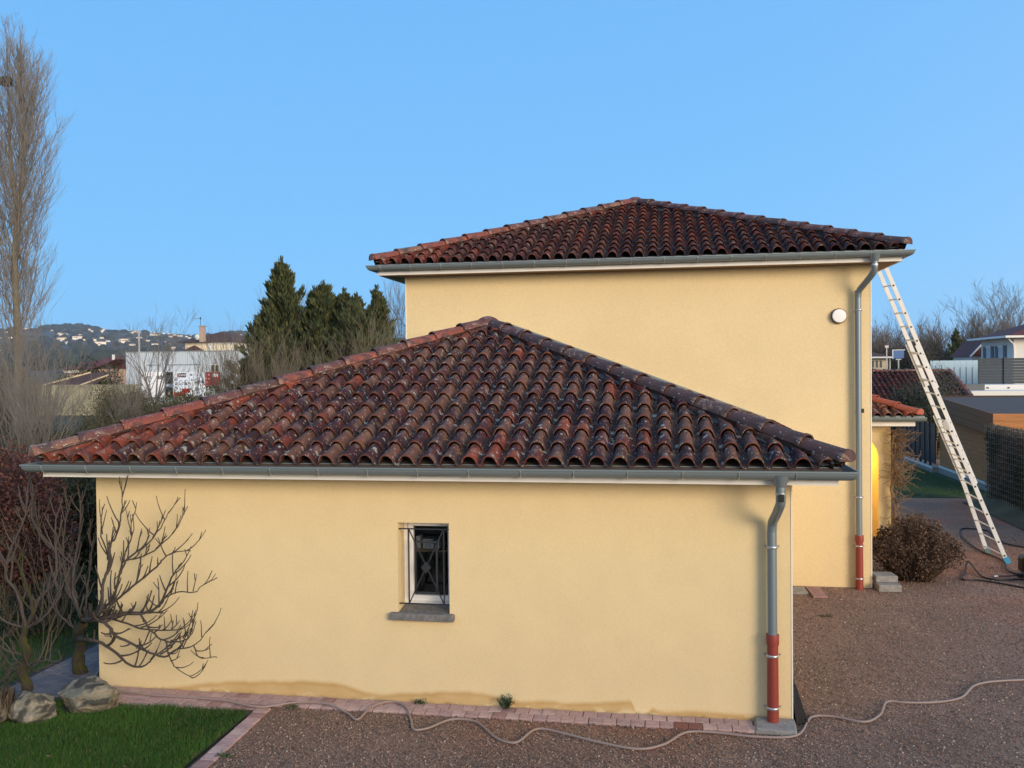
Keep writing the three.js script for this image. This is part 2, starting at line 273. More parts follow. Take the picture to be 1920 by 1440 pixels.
// half-round hip and ridge tiles from a (low) to b (high)
function hipGeometry(closed) {
  const L = 0.55, prof = 10, pos = [], uv = [], idx = [];
  const st = [[0, 0.132], [0.035, 0.132], [0.042, 0.122], [L, 0.104]];
  for (const [z, r] of st) for (let k = 0; k <= prof; k++) { const a = Math.PI * k / prof; pos.push(Math.cos(a) * r, Math.sin(a) * r * 0.86, z); uv.push(k / prof, z / L); }
  const w = prof + 1; for (let s = 0; s < st.length - 1; s++) for (let k = 0; k < prof; k++) { const q = s * w + k; idx.push(q, q + 1, q + w, q + 1, q + w + 1, q + w); }
  const g = new THREE.BufferGeometry(); g.setAttribute('position', new THREE.Float32BufferAttribute(pos, 3)); g.setAttribute('uv', new THREE.Float32BufferAttribute(uv, 2)); g.setIndex(idx); g.computeVertexNormals();
  const lip = new THREE.BufferGeometry(), lp = [], lu = [], li = []; const ri = closed ? 0 : 0.114;
  for (let k = 0; k <= prof; k++) { const a = Math.PI * k / prof; lp.push(Math.cos(a) * 0.132, Math.sin(a) * 0.1135, 0, Math.cos(a) * ri, Math.sin(a) * ri * 0.86, closed ? -0.05 : 0); lu.push(k / prof, 0, k / prof, 0.03); if (k < prof) li.push(2 * k, 2 * k + 1, 2 * k + 2, 2 * k + 1, 2 * k + 3, 2 * k + 2); }
  lip.setAttribute('position', new THREE.Float32BufferAttribute(lp, 3)); lip.setAttribute('uv', new THREE.Float32BufferAttribute(lu, 2)); lip.setIndex(li); const l2 = lip.toNonIndexed(); l2.computeVertexNormals();
  return mergeGeometries([g.toNonIndexed(), l2]);
}
const hipGeo = hipGeometry(false), hipEnd = hipGeometry(true);
function hipLine(roof, a, b, seed, tint, lift = 0.085) {
  const r = rng(seed), d = b.clone().sub(a), L = d.length(); d.normalize(); const x = V(0, 0, 0).crossVectors(V(0, 1, 0), d).normalize(), y = V(0, 0, 0).crossVectors(d, x), n = Math.max(1, Math.round(L / 0.5)), ex = L / n;
  for (let k = 0; k < n; k++) {
    const jy = new THREE.Matrix4().makeRotationY((r() - 0.5) * 0.03), m4 = new THREE.Matrix4().makeBasis(x, y, d).setPosition(a.clone().addScaledVector(d, k * ex).addScaledVector(y, lift + 0.014 + r() * 0.006)).multiply(jy).multiply(new THREE.Matrix4().makeRotationX(0.03)).multiply(new THREE.Matrix4().makeScale(1, 1, (ex + 0.05) / 0.55));
    placed('hip_tile', k ? hipGeo : hipEnd, tint[Math.floor(r() * tint.length)], roof, m4);
  }
}
function hipFlash(roof, a, b, side, nrm, m = M.zincDark) {   // dressed strip of sheet metal under the hip tiles, its free edge slightly wavy
  const n = 40, pos = [], idx = []; for (let k = 0; k <= n; k++) { const p = a.clone().lerp(b, k / n), q = p.clone().addScaledVector(side, 0.175 + 0.022 * Math.sin(k * 2.1) + 0.012 * Math.sin(k * 5.3)).addScaledVector(nrm, 0.034 + 0.012 * Math.sin(k * 1.7)); p.addScaledVector(nrm, 0.07); const q2 = q.clone().addScaledVector(nrm, -0.012); pos.push(p.toArray(), q.toArray(), q2.toArray()); if (k < n) { const s = 3 * k; idx.push(s, s + 1, s + 3, s + 1, s + 4, s + 3, s + 1, s + 2, s + 4, s + 2, s + 5, s + 4); } }
  part('hip_bed', bar(a.clone().lerp(b, 0.035).add(V(0, 0.045, 0)), b.clone().add(V(0, 0.045, 0)), 0.15, 0.15), M.deck, roof);
  return part('flashing', poly(pos, idx), m, roof);
}
// profile swept round the eaves: prof [[outward offset, y], ...]; u-shape or full ring
function eaveSweep(prof, xl, xr, zf, zb, ring) {
  const pos = [], idx = [], np = prof.length; const cs = ring ? 5 : 4;
  const at = (c, o) => ring ? [[xl - o, zf + o], [xr + o, zf + o], [xr + o, zb - o], [xl - o, zb - o]][c % 4] : [[xl - o, zb], [xl - o, zf + o], [xr + o, zf + o], [xr + o, zb]][c];
  for (let c = 0; c < cs; c++) for (const [o, y] of prof) { const [x, z] = at(c, o); pos.push([x, y, z]); }
  for (let c = 0; c < cs - 1; c++) for (let k = 0; k < np; k++) { const a = c * np + k, b = c * np + (k + 1) % np; idx.push(a, a + np, b, b, a + np, b + np); }
  const g = new THREE.BufferGeometry(); g.setAttribute('position', new THREE.Float32BufferAttribute(pos.flat(), 3)); g.setIndex(idx); const q = g.toNonIndexed(); q.computeVertexNormals(); return uvBox(q);
}
function gutterProfile(oc, yr, r) {
  const out = [], inn = []; const n = 10;
  out.push([oc + r + 0.012, yr + 0.004], [oc + r + 0.012, yr - 0.012]);
  for (let k = 0; k <= n; k++) { const a = Math.PI * k / n; out.push([oc + Math.cos(a) * r, yr - 0.012 - Math.sin(a) * r]); inn.push([oc + Math.cos(a) * (r - 0.004), yr - 0.012 - Math.sin(a) * (r - 0.004)]); }
  out.push([oc - r, yr + 0.03], [oc - r + 0.004, yr + 0.03]); inn.reverse(); inn.push([oc + r - 0.004, yr + 0.004]);
  return [...out, ...inn];
}
const hook = (() => { const g = new THREE.TorusGeometry(0.0835, 0.0055, 5, 14, Math.PI); g.rotateZ(Math.PI); g.rotateY(Math.PI / 2); return norm(g); })();
function downpipe(parent, pts, redTop, clamps, r, m2) {
  const c = new THREE.CatmullRomCurve3(pts.map((p) => V(...p)), false, 'catmullrom', 0.35), low = pts[pts.length - 1];
  const pipe = part('downpipe', [new THREE.TubeGeometry(c, 90, r, 16)], m2 || M.zinc, parent);
  const f = new THREE.CylinderGeometry(r * 2.0, r * 1.03, 0.12, 16, 1, true); f.translate(pts[0][0], pts[0][1] - 0.0, pts[0][2]); part('outlet_funnel', [f], M.zinc, pipe);
  const col = new THREE.CylinderGeometry(r * 1.09, r * 1.09, 0.025, 16, 1, true); col.translate(pts[1][0], pts[1][1], pts[1][2]); part('joint_ring', [col], M.steel, pipe);
  const rp = [[r * 1.24, 0.03], [r * 1.16, redTop - 0.12], [r * 1.36, redTop - 0.10], [r * 1.36, redTop], [r * 1.05, redTop]].map(([a, b]) => new THREE.Vector2(a, b));
  const lathe = new THREE.LatheGeometry(rp, 20); lathe.translate(low[0], low[1] - 0.03, low[2]); part('red_pipe', [lathe], M.redPvc, pipe);
  for (const y of clamps) { const rr = y < redTop ? r * 1.22 : r * 1.06; const t = new THREE.TorusGeometry(rr, 0.007, 6, 18); t.rotateX(Math.PI / 2); t.scale(1, 2.2, 1); t.translate(low[0], y, low[2]); const ear = (s) => bx(low[0] + s * (rr + 0.012) - 0.016, low[0] + s * (rr + 0.012) + 0.016, y - 0.008, y + 0.008, low[2] - 0.06, low[2] - 0.045); part('pipe_clamp', [norm(t), ear(-1), ear(1)], M.steel, pipe); }
  return pipe;
}
// hip roof over a rectangle; returns its thing-part
function hipRoof(b, { xl, xr, zf, zb, yE, ring, tileM, hipM, hipR, seed, redLeft }) {
  const e = 0.42, xm = (xl + xr) / 2, half = (xr - xl) / 2 + e, yA = yE + half * SLOPE, zA = zf + e - half, zB = ring ? zb - e + half : zb;
  const P = [[xl - e, yE, zf + e], [xr + e, yE, zf + e], [xr + e, yE, ring ? zb - e : zb], [xl - e, yE, ring ? zb - e : zb], [xm, yA, zA], [xm, yA, zB]];
  const roof = part('roof', poly(P.concat(P.slice(0, 4).map(([x, y, z]) => [x, y - 0.02, z])), [0, 1, 4, 1, 2, 5, 1, 5, 4, 0, 4, 5, 0, 5, 3, 2, 3, 5, 6, 8, 7, 6, 9, 8, 0, 6, 7, 0, 7, 1, 1, 7, 8, 1, 8, 2, 3, 2, 8, 3, 8, 9, 0, 3, 9, 0, 9, 6]), M.deck, b);
  const bmax = half / COS, W = xr - xl + 2 * e, D = ring ? zf - zb + 2 * e : zf + e - zb;
  const n = tileSlope(roof, { o: V(xl - e, yE, zf + e + 0.03), dx: V(1, 0, 0), inn: V(0, 0, -1), len: W, left: true, right: true, bmax, m: tileM, single: true, seed, redLeft });
  tileSlope(roof, { o: V(xr + e + 0.03, yE, zf + e), dx: V(0, 0, -1), inn: V(-1, 0, 0), len: D, left: true, right: ring, bmax: bmax - 0.1, m: tileM, seed: seed + 1 });
  tileSlope(roof, { o: V(xl - e - 0.03, yE, ring ? zb - e : zb), dx: V(0, 0, 1), inn: V(1, 0, 0), len: D, left: ring, right: true, bmax: bmax - 0.1, m: tileM, seed: seed + 2 });
  const A = V(xm, yA, zA), FL = V(xl - e, yE, zf + e), FR = V(xr + e, yE, zf + e);
  const sl = (h) => V(h, 0, 0);
  hipFlash(roof, FL, A, V(1, 0, 0), V(0, COS, SIN), M.mortar || M.zinc); hipFlash(roof, FR, A, V(-1, 0, 0), V(0, COS, SIN));
  hipLine(roof, FL.clone().addScaledVector(A.clone().sub(FL).normalize(), -0.04), A, seed + 5, hipM); hipLine(roof, FR.clone().addScaledVector(A.clone().sub(FR).normalize(), -0.04), A, seed + 6, hipR || hipM);
  hipLine(roof, V(xm, yA, zB), A, seed + 7, hipM, 0.03);
  const cap = new THREE.SphereGeometry(0.20, 20, 10, 0, Math.PI * 2, 0, Math.PI * 0.55); cap.scale(1, 0.78, 1); cap.translate(A.x, A.y + 0.05, A.z); part('ridge_cap', [cap], hipM[2] || hipM[0], roof);
  return { roof, n, A, yA };
}
function eaves(b, { xl, xr, zf, zb, yRim, yS, ring }) {
  const gut = part('gutter', eaveSweep(gutterProfile(0.475, yRim, 0.078), xl, xr, zf, zb, ring), M.zinc, b);
  for (let x = xl - 0.30; x < xr + 0.42; x += 0.545) placed('gutter_bracket', hook, M.steel, gut, new THREE.Matrix4().makeTranslation(x, yRim - 0.012, zf + 0.475));
  for (let z = zf - 0.2; z > zb; z -= 0.545) for (const s of [-1, 1]) placed('gutter_bracket', hook, M.steel, gut, new THREE.Matrix4().makeRotationY(Math.PI / 2).setPosition(s > 0 ? xr + 0.475 : xl - 0.475, yRim - 0.012, z));
  part('fascia', eaveSweep([[0.37, yS], [0.395, yS], [0.395, yRim + 0.005], [0.37, yRim + 0.005]], xl, xr, zf, zb, ring), M.white, b);
  part('soffit', bx(xl - 0.37, xr + 0.37, yS + 0.004, yS + 0.03, ring ? zb - 0.37 : zb, zf + 0.37), M.soffit, b);
}

// ---------------------------------------------------------------- garage
const garage = thing('garage', 'low ochre rendered garage under a mossy hipped tile roof, one small barred window', 'garage', [-3.95, 0, 0]);
{
  const yS = 2.535, s = new THREE.Shape(); s.moveTo(-7.9, 0); s.lineTo(0, 0); s.lineTo(0, yS); s.lineTo(-7.9, yS); s.closePath();
  const hole = new THREE.Path(); hole.moveTo(-4.225, 0.957); hole.lineTo(-4.225, 2.02); hole.lineTo(-3.64, 2.02); hole.lineTo(-3.64, 0.957); hole.closePath(); s.holes.push(hole);
  const front = new THREE.ExtrudeGeometry(s, { depth: 0.34, bevelEnabled: false }); front.translate(0, 0, -0.34);
  part('front_wall', front, M.garageWall, garage);
  part('side_wall', bx(-0.26, 0, 0, yS, -6.14, -0.342), M.wall, garage); part('side_wall', bx(-7.9, -7.64, 0, yS, -6.14, -0.342), M.wall, garage); part('back_wall', bx(-7.638, -0.262, 0, yS, -6.14, -5.94), M.wall, garage);
  part('corner_bead', [bx(-0.008, 0.006, 0.01, yS - 0.002, -0.008, 0.006)], M.bead, garage); 
  eaves(garage, { xl: -7.9, xr: 0, zf: 0, zb: -6.14, yRim: 2.685, yS, ring: false });
  M.mortar = mat([0.20, 0.215, 0.20], 0.8);
  const h = hipRoof(garage, { xl: -7.9, xr: 0, zf: 0, zb: -6.14, yE: 2.70, ring: false, tileM: M.tile, hipM: M.hipTile, hipR: [M.hipTile[2], M.hipTile[4], M.hipTile[4], M.hipTile[3]], seed: 5, redLeft: 0.25 });
  console.log('garage tiles', h.n);
  const yr = h.yA, f0 = V(-3.95, yr + 0.10, -6.10), f1 = V(0.36, 2.78, -6.10);
  part('wall_flashing', [bar(f0, f1, 0.05, 0.16), bar(f0.clone(), V(-8.2, 2.80, -6.10), 0.05, 0.16)], M.zinc, h.roof);
  downpipe(garage, [[-0.165, 2.585, 0.475], [-0.165, 2.46, 0.475], [-0.165, 2.36, 0.455], [-0.185, 2.22, 0.27], [-0.205, 2.12, 0.13], [-0.21, 2.0, 0.105], [-0.21, 1.9, 0.105], [-0.208, 0.06, 0.105]], 0.93, [1.86, 0.74, 0.20], 0.048);
  part('sensor_box', [rbx(-0.192, -0.138, 2.385, 2.46, 0.495, 0.535, 0.006)], M.black, garage);
  // window: frame, casement, pane, sill and iron grille
  const x0 = -4.225, x1 = -3.64, y0 = 1.05, y1 = 2.02, zf = -0.25;
  const win = part('window', [bx(x0 + 0.002, x0 + 0.065, y0, y1 - 0.002, zf - 0.07, zf), bx(x1 - 0.045, x1 - 0.002, y0, y1 - 0.002, zf - 0.07, zf), bx(x0 + 0.067, x1 - 0.047, y1 - 0.055, y1 - 0.002, zf - 0.07, zf), bx(x0 + 0.067, x1 - 0.047, y0, y0 + 0.055, zf - 0.07, zf)], M.pvc, garage);
  part('casement', [rbx(x0 + 0.05, x0 + 0.11, y0 + 0.04, y1 - 0.04, zf - 0.05, zf + 0.018, 0.006), rbx(x1 - 0.07, x1 - 0.04, y0 + 0.04, y1 - 0.04, zf - 0.05, zf + 0.018, 0.006), rbx(x0 + 0.11, x1 - 0.07, y1 - 0.075, y1 - 0.04, zf - 0.05, zf + 0.016, 0.006), rbx(x0 + 0.11, x1 - 0.07, y0 + 0.04, y0 + 0.105, zf - 0.05, zf + 0.016, 0.006)], M.pvc, win);
  part('pane', bx(x0 + 0.105, x1 - 0.066, y0 + 0.1, y1 - 0.07, zf - 0.024, zf - 0.018), M.glass, win);
  const slope = bx(x0 + 0.002, x1 - 0.002, 0.959, 1.02, -0.26, -0.002); { const p = slope.attributes.position; for (let k = 0; k < p.count; k++) if (p.getY(k) > 1) p.setY(k, p.getZ(k) < -0.1 ? 1.048 : 1.022); } part('sill', [rbx(-4.305, -3.58, 0.945, 1.024, 0.001, 0.075, 0.012, 2), slope], M.sill, win);
  const gz = 0.0 - 0.04, I = [], gx0 = x0 + 0.115, gx1 = x1 - 0.07, gy0 = y0 + 0.06, gy1 = y1 - 0.075;
  const flat = (a, b, w = 0.014) => bar(V(a[0], a[1], gz), V(b[0], b[1], gz), 0.010, w, V(0, 0, 1).cross(V(b[0] - a[0], b[1] - a[1], 0)).normalize());
  I.push(flat([x0, gy1], [x1, gy1]), flat([x0, gy0], [x1, gy0]), flat([gx0, gy0], [gx0, gy1]), flat([gx1, gy0], [gx1, gy1]));
  const ix0 = gx0 + 0.075, ix1 = gx1 - 0.08, iy0 = gy0 + 0.125, iy1 = gy1 - 0.145, cx = (ix0 + ix1) / 2, cy = (iy0 + iy1) / 2;
  I.push(flat([ix0, iy0], [ix0, iy1], 0.022), flat([ix1, iy0], [ix1, iy1], 0.022), flat([ix0, iy0], [ix1, iy0], 0.022), flat([ix0, iy1], [ix1, iy1], 0.022), flat([gx0, gy0], [gx1, gy1], 0.012), flat([gx0, gy1], [gx1, gy0], 0.012));
  const dm = new THREE.BoxGeometry(0.085, 0.085, 0.016); dm.rotateZ(Math.PI / 4); dm.scale(0.95, 1.1, 1); dm.translate(cx, cy, gz + 0.004); part('grille', I.concat([uvBox(dm)]), M.iron, win); 
}
// what shows through the dark pane: pale boxes on a shelf inside
{
  const sf = thing('storage_shelf', 'dim wooden shelf seen through the barred garage window', 'shelf', [-4.05, 0, -0.8]);
  part('board', bx(-4.6, -3.5, 1.57, 1.60, -0.98, -0.62), M.soffit, sf); part('leg', bx(-4.58, -4.53, 0, 1.57, -0.95, -0.90), M.soffit, sf); part('leg', bx(-3.57, -3.52, 0, 1.57, -0.95, -0.90), M.soffit, sf);
  for (const [x, w, h, l] of [[-4.17, 0.05, 0.15, 'narrow white carton on the shelf behind the garage window'], [-4.05, 0.13, 0.12, 'wide white carton on the shelf behind the garage window'], [-3.93, 0.04, 0.10, 'small white tub on the shelf behind the garage window']]) one('storage_box', rbx(x - w / 2, x + w / 2, 1.602, 1.602 + h, -0.74, -0.64, 0.006), M.pvc, l, 'box', [x, 1.602, -0.69], 'cartons on the garage shelf');
}

// ---------------------------------------------------------------- house
const HX0 = -5.89, HX1 = 2.09, HZ = -6.16, HB = -15.9;
const house = thing('house', 'tall ochre rendered house with a hipped tile roof behind the garage', 'house', [-1.9, 0, HZ]);
{
  const yS = 5.385;
  part('front_wall', bx(HX0, HX1, 0, yS, HZ - 0.25, HZ), M.wall, house); part('side_wall', bx(HX1 - 0.25, HX1, 0, yS, HB, HZ - 0.252), M.wall, house); part('side_wall', bx(HX0, HX0 + 0.25, 0, yS, HB, HZ - 0.252), M.wall, house); part('back_wall', bx(HX0 + 0.252, HX1 - 0.252, 0, yS, HB, HB + 0.25), M.wall, house);
  part('corner_bead', bx(HX1 - 0.009, HX1 + 0.007, 0.01, yS - 0.002, HZ - 0.009, HZ + 0.007), M.bead, house); part('corner_bead', bx(HX0 - 0.006, HX0 + 0.008, 0.01, yS - 0.002, HZ - 0.008, HZ + 0.006), M.bead, house);
  eaves(house, { xl: HX0, xr: HX1, zf: HZ, zb: HB, yRim: 5.545, yS, ring: true });
  const h = hipRoof(house, { xl: HX0, xr: HX1, zf: HZ, zb: HB, yE: 5.56, ring: true, tileM: M.tileDark, hipM: M.hipTile, hipR: [M.hipTile[2], M.hipTile[4]], seed: 35, redLeft: 0.05 });
  console.log('house tiles', h.n);
  downpipe(house, [[2.05, 5.44, HZ + 0.475], [2.05, 5.33, HZ + 0.475], [2.045, 5.22, HZ + 0.44], [1.95, 5.06, HZ + 0.25], [1.88, 4.95, HZ + 0.13], [1.865, 4.82, HZ + 0.105], [1.865, 4.7, HZ + 0.105], [1.875, 0.0, HZ + 0.105]], 0.93, [4.63, 1.53, 0.72, 0.18], 0.05);
  part('cable_clip', [rbx(1.90, 1.95, 2.93, 3.0, HZ + 0.09, HZ + 0.14, 0.006)], M.black, house);
}
{
  const wl = thing('wall_light', 'round white bulkhead lamp on the upper house wall beside the downpipe', 'lamp', [1.575, 4.54, HZ]);
  const disc = (r0, r1, z0, z1) => { const g = new THREE.LatheGeometry([[0, z0], [r1, z0], [r1, z1 - 0.01], [r1 - 0.012, z1], [0, z1]].map(([a, b]) => new THREE.Vector2(a, b)), 32); g.rotateX(Math.PI / 2); g.translate(1.575, 4.54, HZ); return g; };
  part('base', [disc(0, 0.128, 0.002, 0.05)], mat([0.16, 0.09, 0.05], 0.5), wl); part('diffuser', [disc(0, 0.112, 0.05, 0.085)], mat([0.86, 0.86, 0.85], 0.35), wl);
}
// ---------------------------------------------------------------- ground, gravel yard, lawn, pavers
M.earth = new THREE.MeshStandardMaterial({ map: speckle([0.075, 0.070, 0.040], 0.5, 101, 64, [0.2, 0.2]), roughness: 1 });
structure('ground', uvBox((() => { const g = new THREE.PlaneGeometry(16000, 16000, 1, 1); g.rotateX(-Math.PI / 2); g.translate(0, -0.03, 0); return g; })()), M.earth);
const gravelTex = tex(1024, 1024, (i, j) => {
  const c = hash2(Math.floor(i / 4 + 0.9 * noise(i / 5, j / 5, 1)), Math.floor(j / 4 + 0.9 * noise(i / 5, j / 5, 2)), 7);
  const k = 0.55 + 0.55 * noise(i / 3, j / 3, 3, 0) + (c > 0.9 ? 0.9 : c > 0.6 ? 0.25 : 0) - (c < 0.25 ? 0.3 : 0), f = 0.85 + 0.3 * fbm(i / 128, j / 128, 3, 4, 8);
  return [0.285 * k * f, 0.178 * k * f, 0.126 * k * f];
}, { repeat: [0.36, 0.36] });
const gravelBump = tex(512, 512, (i, j) => noise(i / 2.6, j / 2.6, 13) * 0.7 + 0.3 * hash2(i, j, 14), { srgb: false, repeat: [0.9, 0.9] });
{
  const g = new THREE.PlaneGeometry(26, 34, 130, 170); g.rotateX(-Math.PI / 2); g.translate(7.42, -0.004, -11.2);
  const p = g.attributes.position, col = []; const rnd = rng(9);
  for (let k = 0; k < p.count; k++) { const x = p.getX(k), z = p.getZ(k); p.setY(k, -0.004 + 0.016 * (fbm(x * 1.2 + 40, z * 1.2 + 40, 3, 5) - 0.5)); const f = fbm(x * 0.7 + 30, z * 0.7 + 30, 4, 8), rust = smooth(0.5, 0.72, fbm(x * 0.45 + 11, z * 0.45 + 60, 4, 18)); const b = 0.8 + 0.4 * f; col.push(b * (1 + 0.32 * rust), b * (1 - 0.04 * rust), b * (1 - 0.16 * rust)); }
  g.setAttribute('color', new THREE.Float32BufferAttribute(col, 3)); g.computeVertexNormals();
  const uv = g.attributes.uv; for (let k = 0; k < p.count; k++) uv.setXY(k, p.getX(k), p.getZ(k));
  structure('gravel_yard', g, new THREE.MeshStandardMaterial({ map: gravelTex, bumpMap: gravelBump, bumpScale: 0.012, vertexColors: true, roughness: 0.95 }));
}
{ // loose stones lying on the yard
  const base = new THREE.IcosahedronGeometry(1, 0), N = 120000, r = rng(55), im = new THREE.InstancedMesh(base, new THREE.MeshStandardMaterial({ color: 0xffffff, roughness: 0.85 }), N), m = new THREE.Matrix4(), q = new THREE.Quaternion(), c = new THREE.Color();
  let k = 0; while (k < N) {
    const x = -5.5 + 11.5 * r(), z = 2.2 - 13.5 * Math.pow(r(), 1.9); if (z < 0.30 && z > -6.2 && x < 0.03) continue; if (x > -0.42 && x < 0.02 && z < 0.32) continue; if (z < HZ + 0.02 && x < HX1 + 0.02) continue; if (x < -5.48 && z < 0.6) continue;
    const s = 0.0035 + 0.0075 * Math.pow(r(), 2.2); q.setFromAxisAngle(rdir(r), r() * 6.28); m.compose(V(x, s * 0.35 + 0.002, z), q, V(s, s * (0.55 + 0.3 * r()), s * (0.7 + 0.5 * r()))); im.setMatrixAt(k, m);
    const t = r(), w = 0.6 + 0.7 * r(), rust = smooth(0.5, 0.72, fbm(x * 0.45 + 11, z * 0.45 + 60, 4, 18)) * 0.25; if (t < 0.07) c.setRGB(0.46 * w, 0.38 * w, 0.30 * w); else if (t < 0.45) c.setRGB(0.32 * w, 0.205 * w, 0.148 * w); else if (t < 0.7) c.setRGB((0.23 + 0.08 * rust) * w, 0.142 * w, 0.105 * w); else c.setRGB(0.13 * w, 0.095 * w, 0.08 * w); im.setColorAt(k, c); k++;
  }
  im.name = 'gravel'; im.userData = { kind: 'stuff', label: 'loose brown and pale gravel stones over the yard', category: 'gravel' }; scene.add(sh(im));
}
M.lawn = new THREE.MeshStandardMaterial({ map: speckle([0.028, 0.050, 0.016], 0.6, 111, 32, [0.8, 0.8]), roughness: 1 });
structure('lawn', uvBox((() => { const g = new THREE.PlaneGeometry(30, 40, 1, 1); g.rotateX(-Math.PI / 2); g.translate(-20.76, 0.0, -14); return g; })()), M.lawn);
structure('garden_lawn', uvBox((() => { const g = new THREE.PlaneGeometry(5.2, 9.5, 1, 1); g.rotateX(-Math.PI / 2); g.translate(5.3, 0.012, -21.9); return g; })()), M.lawn);
const blade = (() => { const g = new THREE.BufferGeometry(); g.setAttribute('position', new THREE.Float32BufferAttribute([-0.5, 0, 0, 0.5, 0, 0, 0.35, 0.55, 0.1, -0.35, 0.55, 0.1, 0, 1, 0.35], 3)); g.setIndex([0, 1, 2, 0, 2, 3, 3, 2, 4]); g.computeVertexNormals(); return g; })();
function grassPatch(name, label, N, seed, spot, hgt, tones) {
  const r = rng(seed), im = new THREE.InstancedMesh(blade, new THREE.MeshStandardMaterial({ color: 0xffffff, roughness: 0.75 }), N), m = new THREE.Matrix4(), q = new THREE.Quaternion(), e = new THREE.Euler(), c = new THREE.Color();
  for (let k = 0; k < N; k++) { const [x, z] = spot(r), h = hgt * (0.5 + 0.8 * r()) * (0.7 + 0.6 * noise(x * 3 + 50, z * 3 + 50, 3)); e.set((r() - 0.5) * 0.9, r() * 6.28, (r() - 0.5) * 0.9); q.setFromEuler(e); m.compose(V(x, 0.0, z), q, V(0.0045 + 0.003 * r(), h, h)); im.setMatrixAt(k, m); const t = noise(x * 1.3 + 20, z * 1.3 + 20, 9) * 0.7 + 0.3 * r(), w = 0.7 + 0.6 * r(), a = tones[0], b = tones[1]; const dry = r() < 0.05; c.setRGB(dry ? 0.16 * w : lerp(a[0], b[0], t) * w, dry ? 0.13 * w : lerp(a[1], b[1], t) * w, dry ? 0.06 * w : lerp(a[2], b[2], t) * w); im.setColorAt(k, c); }
  im.name = name; im.userData = { kind: 'stuff', label, category: 'grass' }; scene.add(sh(im));
}
const inRock = (x, z) => Math.hypot((x + 7.62) / 0.34, (z - 0.62) / 0.24) < 1 || Math.hypot((x + 8.05) / 0.28, (z - 1.0) / 0.22) < 1;
grassPatch('grass', 'short green grass of the small lawn beside the pink edging', 110000, 61, (r) => { for (;;) { const x = -10 + 4.22 * r(), z = 0.52 + 2.3 * r(); if (x > -5.77 || (x < -7.5 && z < 0.45) || inRock(x, z)) continue; return [x, z]; } }, 0.055, [[0.026, 0.076, 0.006], [0.052, 0.138, 0.010]]);
grassPatch('side_grass', 'lawn grass on the far side of the garage corner', 50000, 62, (r) => { for (;;) { const x = -14 + 5.0 * r(), z = 0.6 - 8 * r(); return [x, z]; } }, 0.055, [[0.026, 0.076, 0.006], [0.052, 0.138, 0.010]]);
grassPatch('fence_grass', 'strip of green lawn along the blue boundary fence', 40000, 63, (r) => [3.2 + 4.4 * r(), -17.3 - 9 * r()], 0.055, [[0.026, 0.076, 0.006], [0.052, 0.138, 0.010]]);
// pink pavers along the foot of the garage wall, edging and side path
const paverGeo = rbx(-0.0715, 0.0715, -0.035, 0.0, -0.0715, 0.0715, 0.007);
function paverField(name, list, mats, seed, label) {
  const s = new THREE.Group(); s.name = name; s.userData = { kind: 'structure' }; scene.add(s); bases.set(s, V(0, 0, 0)); const r = rng(seed);
  for (const [x, z, y = 0.022, k = -1, sx = 1] of list) { const t = r(); const mi = k >= 0 ? k : t < 0.4 ? 0 : t < 0.68 ? 1 : t < 0.88 ? 2 : mats.length > 3 ? 3 : 0; placed('paver', paverGeo, mats[mi], s, new THREE.Matrix4().makeRotationFromEuler(new THREE.Euler((r() - 0.5) * 0.03, (r() - 0.5) * 0.03, (r() - 0.5) * 0.03)).setPosition(x + (r() - 0.5) * 0.006, y + (r() - 0.5) * 0.006, z + (r() - 0.5) * 0.006).multiply(new THREE.Matrix4().makeScale(sx, 1, 1))); }
  return s;
}
{
  const L = [];
  for (let k = 0; k < 51; k++) { const x = -7.82 + k * 0.1468; if (x < -0.47) { L.push([x, 0.078]); L.push([x + 0.07, 0.224, 0.022, (k === 45 || k === 46) ? 4 : -1]); } }
  for (let k = 0; k < 15; k++) { L.push([-7.86 + k * 0.1468, 0.370]); if (k < 13) L.push([-7.79 + k * 0.1468, 0.516, 0.016]); }
  paverField('paver_strip', L, M.paver, 71);
  const E2 = []; for (let k = 0; k < 14; k++) E2.push([-5.65 + 0.004 * k, 0.44 + k * 0.150, 0.016, -1, 1.1]); paverField('lawn_edging', E2, M.paver, 72);
  const Pp = []; for (let a = 0; a < 7; a++) for (let b = 0; b < 16; b++) Pp.push([-7.985 - a * 0.1468, 0.40 - b * 0.1468 - (a % 2) * 0.07, 0.012]); paverField('side_path', Pp, M.paverGrey, 73);
  structure('paver_bed', [bx(-9.05, -0.42, -0.03, 0.003, 0.004, 0.292), bx(-9.05, -5.72, -0.03, 0.0025, 0.292, 0.58), bx(-9.05, -7.902, -0.03, 0.003, -2.2, 0.004), bx(-5.73, -5.57, -0.03, 0.002, 0.58, 2.55)], mat([0.055, 0.045, 0.04], 1));
}
// moss and weeds
function weed(name, label, x, y, z, h, n, seed, col, spread) {
  const L = new Leaves(), r = rng(seed); for (let k = 0; k < n; k++) { const a = r() * 6.28, d = V(Math.cos(a) * spread, 0.35 + r(), Math.sin(a) * spread).normalize(), o = V(x + (r() - 0.5) * spread * 0.12, y, z + (r() - 0.5) * 0.05), st = o.clone().addScaledVector(d, h * (0.15 + 0.75 * r())); const w = 0.6 + 0.8 * r(); L.add(st, rdir(r).add(V(0, 0.5, 0)).normalize(), perp(d, r), 0.018 + 0.02 * r(), 0.009 + 0.008 * r(), col.map((v) => v * w)); if (k % 6 === 0) L.add(o, d, perp(d, r), h * 0.9, 0.006, col.map((v) => v * 0.8)); }
  return one(name, L.geo(), leafMat, label, 'weed', [x, y, z]);
}
const leafMat = new THREE.MeshStandardMaterial({ vertexColors: true, roughness: 0.8, side: THREE.DoubleSide });
